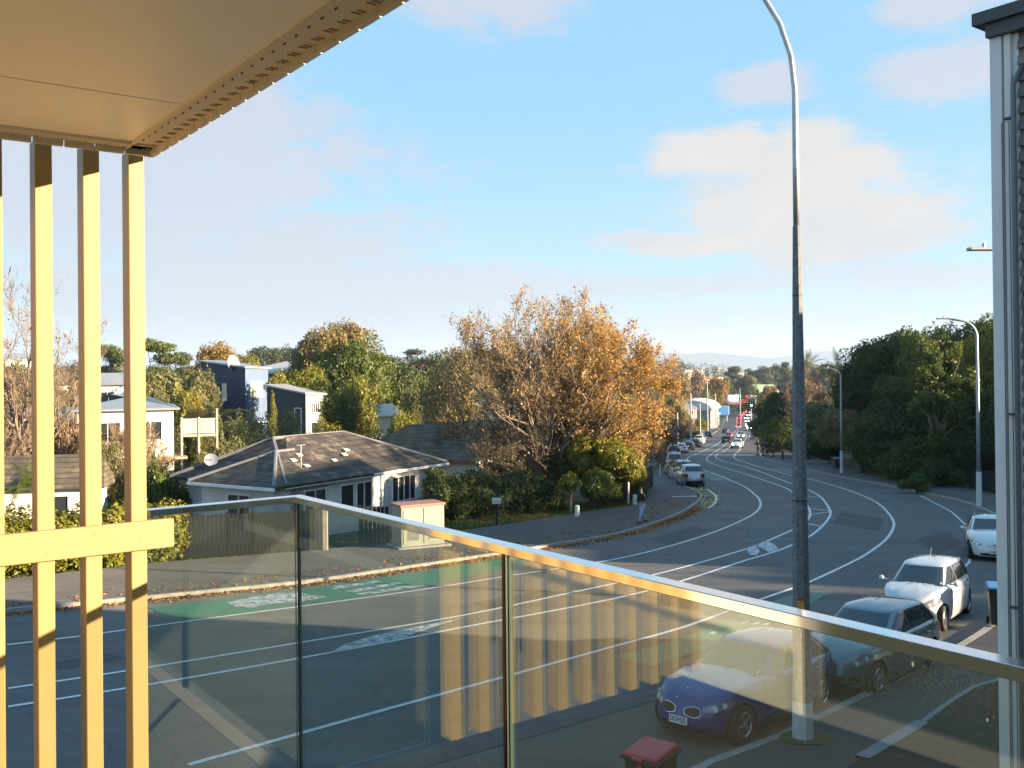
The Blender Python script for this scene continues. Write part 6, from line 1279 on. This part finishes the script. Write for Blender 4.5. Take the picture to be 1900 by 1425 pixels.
def kc(r): y = r.uniform(56, 72); x = xL(y) + abs(r.normal()) * .7 + .1; return x, y, pz(y) + .02
tufts('fallen_leaves', kc, 260, .09, leafmat('yellow_litter', (.5, .35, .1), (.65, .5, .2), None, .1), 'yellow leaves on the road by the end parking bay')
def kd(r): y = r.uniform(38, 58); x = xO(y) - abs(r.normal()) * 2.2; return x, y, gz(x, y) + .02
tufts('fallen_leaves', kd, 5000, .07, LITTER, 'brown leaves under the autumn tree on the verge')
GV = leafmat('grass_blades', (.04, .07, .012), (.09, .13, .03), (.2, .2, .05))
def ke(r): y = r.uniform(30, 60); x = xO(y) - r.uniform(0, 6); return x, y, gz(x, y) + .04
tufts('grass', ke, 26000, .06, GV, 'short grass on the verge before the hedge row', 'grass')
def kf(r): y = r.uniform(44, 100); x = xR(y) + 4 + r.uniform(.1, 4.5); return x, y, gz(x, y) + .12 * r.random()
tufts('ground_cover', kf, 22000, .13, LM['green'], 'dark ground cover and ivy on the right bank', 'ground cover')
x, y = gp(1270, 925); setp(MB().box((x, y, pz(y) + .135), (1.6, .35, .02), .1).build('manhole_cover', mat('pale_cover', (.4, .41, .42), .6), None), 'pale rectangular service cover on the pavement by the parked row', 'service cover')
for px, py, lab in ((1440, 960, 'round iron manhole cover in the outer lane before the hatched island'), (1010, 1060, 'round iron manhole cover in the lane by the left kerb'), (1245, 935, 'round iron manhole cover by the end of the parked row')):
    x, y = gp(px, py); g = MB(); g.tube([(0, 0, -.02), (0, 0, .012)], .33, 20); o = g.build('manhole_cover', mat('iron_cover', (.045, .045, .048), .5, bump=.5, bs=30)); o.location = (x, y, pz(y)); setp(o, lab, 'manhole cover')
# ------------------------------------------------------------------ people
SKIN = mat('skin', (.42, .25, .17), .5); HAIR = mat('dark_hair', (.02, .014, .01), .6)
def skinmesh(name, joints, edges, m, par, sub=2):
    me = D.meshes.new(name); me.from_pydata([j[:3] for j in joints], edges, []); o = D.objects.new(name, me); COL.objects.link(o)
    md = o.modifiers.new('s', 'SKIN'); md.use_smooth_shade = True; ly = me.skin_vertices[0] if me.skin_vertices else None
    if not me.skin_vertices:
        bm = bmesh.new(); bm.from_mesh(me); bm.verts.layers.skin.verify(); bm.to_mesh(me); bm.free()
    for i, j in enumerate(joints): r = j[3]; me.skin_vertices[0].data[i].radius = (r, j[4] if len(j) > 4 else r); me.skin_vertices[0].data[i].use_root = (i == 0)
    s = o.modifiers.new('d', 'SUBSURF'); s.levels = sub; s.render_levels = sub
    bpy.context.view_layer.update(); me2 = D.meshes.new_from_object(o.evaluated_get(bpy.context.evaluated_depsgraph_get())); D.objects.remove(o); me2.materials.clear(); me2.materials.append(m)
    me2.polygons.foreach_set('use_smooth', [True] * len(me2.polygons)); o = D.objects.new(name, me2); COL.objects.link(o); o.parent = par; return o
def person(px, py, head, top, legs, label, y=None, stride=.26, h=1.72, group=None, lean=.05, zo=.12, phone=True):
    x, y_ = gp(px, py) if y is None else (at(px, py, y).x, y); k = h / 1.72; e = empty('person', (x, y_, pz(y_) + zo), head, label, 'person', group); e.scale = (k, k, k)
    s = stride
    # walks towards +x: left leg forward, right leg trailing with heel lifted
    body = [(0, 0, .93, .13, .10), (.0, 0, 1.08, .12, .10), (lean, 0, 1.30, .155, .10), (lean * 1.3, 0, 1.44, .10, .08), (lean * 1.6, 0, 1.53, .05), (lean * 2.1, 0, 1.63, .085, .075), (lean * 2.2, 0, 1.70, .07)]
    ed = [(i, i + 1) for i in range(6)]
    def limb(pts, root): b = len(body); body.extend(pts); ed.append((root, b)); ed.extend((b + i, b + i + 1) for i in range(len(pts) - 1))
    limb([(.0, .095, .86, .085), (s * .62, .10, .50, .058), (s, .10, .09, .038), (s + .10, .10, .045, .035), (s + .17, .10, .035, .025)], 0)
    limb([(.0, -.095, .86, .085), (.05, -.10, .49, .058), (-s * .95, -.10, .16, .038), (-s * .85, -.10, .06, .034), (-s * .75, -.10, .04, .024)], 0)
    limb([(lean, .19, 1.40, .055), (lean - .04, .24, 1.15, .044), (lean + .16, .21, 1.02, .034), (lean + .22, .20, 1.0, .03)], 2)
    limb([(lean, -.19, 1.40, .055), (lean + .02, -.25, 1.14, .044), (lean + .24, -.16, 1.10, .034), (lean + .30, -.13, 1.12, .03)], 2)
    bo = skinmesh('body', body, ed, SKIN, e)
    jk = [(0, 0, .90, .15, .12), (0, 0, 1.08, .14, .118), (lean, 0, 1.30, .172, .118), (lean * 1.2, 0, 1.43, .12, .095), (lean * 1.4, 0, 1.49, .07)]; je = [(0, 1), (1, 2), (2, 3), (3, 4)]
    for pts, r in (([(lean, .195, 1.40, .07), (lean - .04, .245, 1.15, .057), (lean + .14, .215, 1.03, .046)], 2), ([(lean, -.195, 1.40, .07), (lean + .02, -.255, 1.14, .057), (lean + .21, -.17, 1.10, .046)], 2)):
        b = len(jk); jk += pts; je.append((r, b)); je += [(b, b + 1), (b + 1, b + 2)]
    skinmesh('jacket', jk, je, top, e)
    tr = [(0, 0, .95, .145, .11), (0, .098, .84, .10), (s * .62, .10, .50, .074), (s, .10, .12, .055), (0, -.098, .84, .10), (.05, -.10, .49, .074), (-s * .95, -.10, .18, .055)]
    skinmesh('trousers', tr, [(0, 1), (1, 2), (2, 3), (0, 4), (4, 5), (5, 6)], legs, e)
    for (sx, sy, sz) in ((s + .05, .10, .045), (-s * .82, -.10, .055)): g = MB(); g.box((sx, sy, sz), (.27, .095, .085)); bev(g.build('shoe', BLACKM, e), .03, 3)
    g = MB(); n = 12
    for i in range(5):
        a = PI / 2 * i / 4
        for j in range(n): b = 2 * PI * j / n; g.v.append((lean * 2.1 - .018 + .105 * math.cos(a) * math.cos(b), .092 * math.cos(a) * math.sin(b), 1.66 + .105 * math.sin(a)))
    for i in range(4):
        for j in range(n): g.f.append((i * n + j, i * n + (j + 1) % n, (i + 1) * n + (j + 1) % n, (i + 1) * n + j)); g.m.append(0)
    g.build('hair', HAIR, e, smooth=True); return e
person(1193, 974, math.radians(205), mat('black_jacket', (.012, .013, .016), .7), mat('light_jeans', (.30, .38, .50), .8, var=.15, vs=8), 'person in a black jacket and light blue jeans walking on the left pavement')
person(1233, 872, math.radians(80), mat('blue_top', (.03, .09, .35), .7), DARKTR, 'person in a blue top beside the parked red car', y=97, lean=.03); person(1227, 874, math.radians(260), mat('purple_top', (.09, .05, .14), .7), mat('blue_jeans', (.06, .09, .2), .8), 'person in dark purple next to the one in blue by the parked cars', y=94, lean=.03)
GR = 'people standing on the right pavement by the far trees'
for i, (px, c, lab) in enumerate(((1407, (.02, .02, .03), 'left of the group on the far right pavement, dark clothes beside a pole'), (1417, (.015, .015, .018), 'dark dressed person in the middle of the group on the far right pavement'), (1423, (.03, .03, .06), 'person in dark navy at the right of the group on the far right pavement'), (1434, (.02, .025, .03), 'person in grey apart from the group on the far right pavement'))):
    person(px, 850, 1.2 + i * 1.7, mat('coat_%d' % i, c, .8), DARKTR, ('person ' if not lab.startswith(('dark', 'person')) else '') + lab, y=124 - i * 3, group=GR, stride=.08, h=1.75)
for px, y, lab in ((1446, 108, 'short dark bollard left of the near lamp on the right pavement'), (1456, 100, 'second dark bollard left of the near lamp on the right pavement')): x = xR(y) + 1.2; e = empty('bollard', (x, y, pz(y) + .1), 0, lab, 'bollard'); g = MB(); g.tube([(0, 0, 0), (0, 0, 1.0), (0, 0, 1.08)], [.12, .12, .06], 10); g.build('post', BLACKM, e)
# ------------------------------------------------------------------ air
hz_ = MB(); hz_.box((2500, 4400, 60), (16000, 16000, 0.1)); 
HAZE = D.materials.new('haze'); HAZE.use_nodes = True; t = HAZE.node_tree; t.nodes.clear(); v = N(t, 'ShaderNodeVolumePrincipled'); v.inputs['Color'].default_value = (.62, .78, 1, 1); v.inputs['Density'].default_value = .00013; v.inputs['Anisotropy'].default_value = .1
o = N(t, 'ShaderNodeOutputMaterial'); t.links.new(v.outputs[0], o.inputs['Volume'])
zs = [v_[2] for v_ in g.v]
top = 285; bot = -90
hb = MB(); hb.box((1000, 6000, (top + bot) / 2), (17000, 12200, top - bot)); ho = hb.build('haze', HAZE); setp(ho, 'thin blue air over the valley and hills', 'haze', kind='stuff')
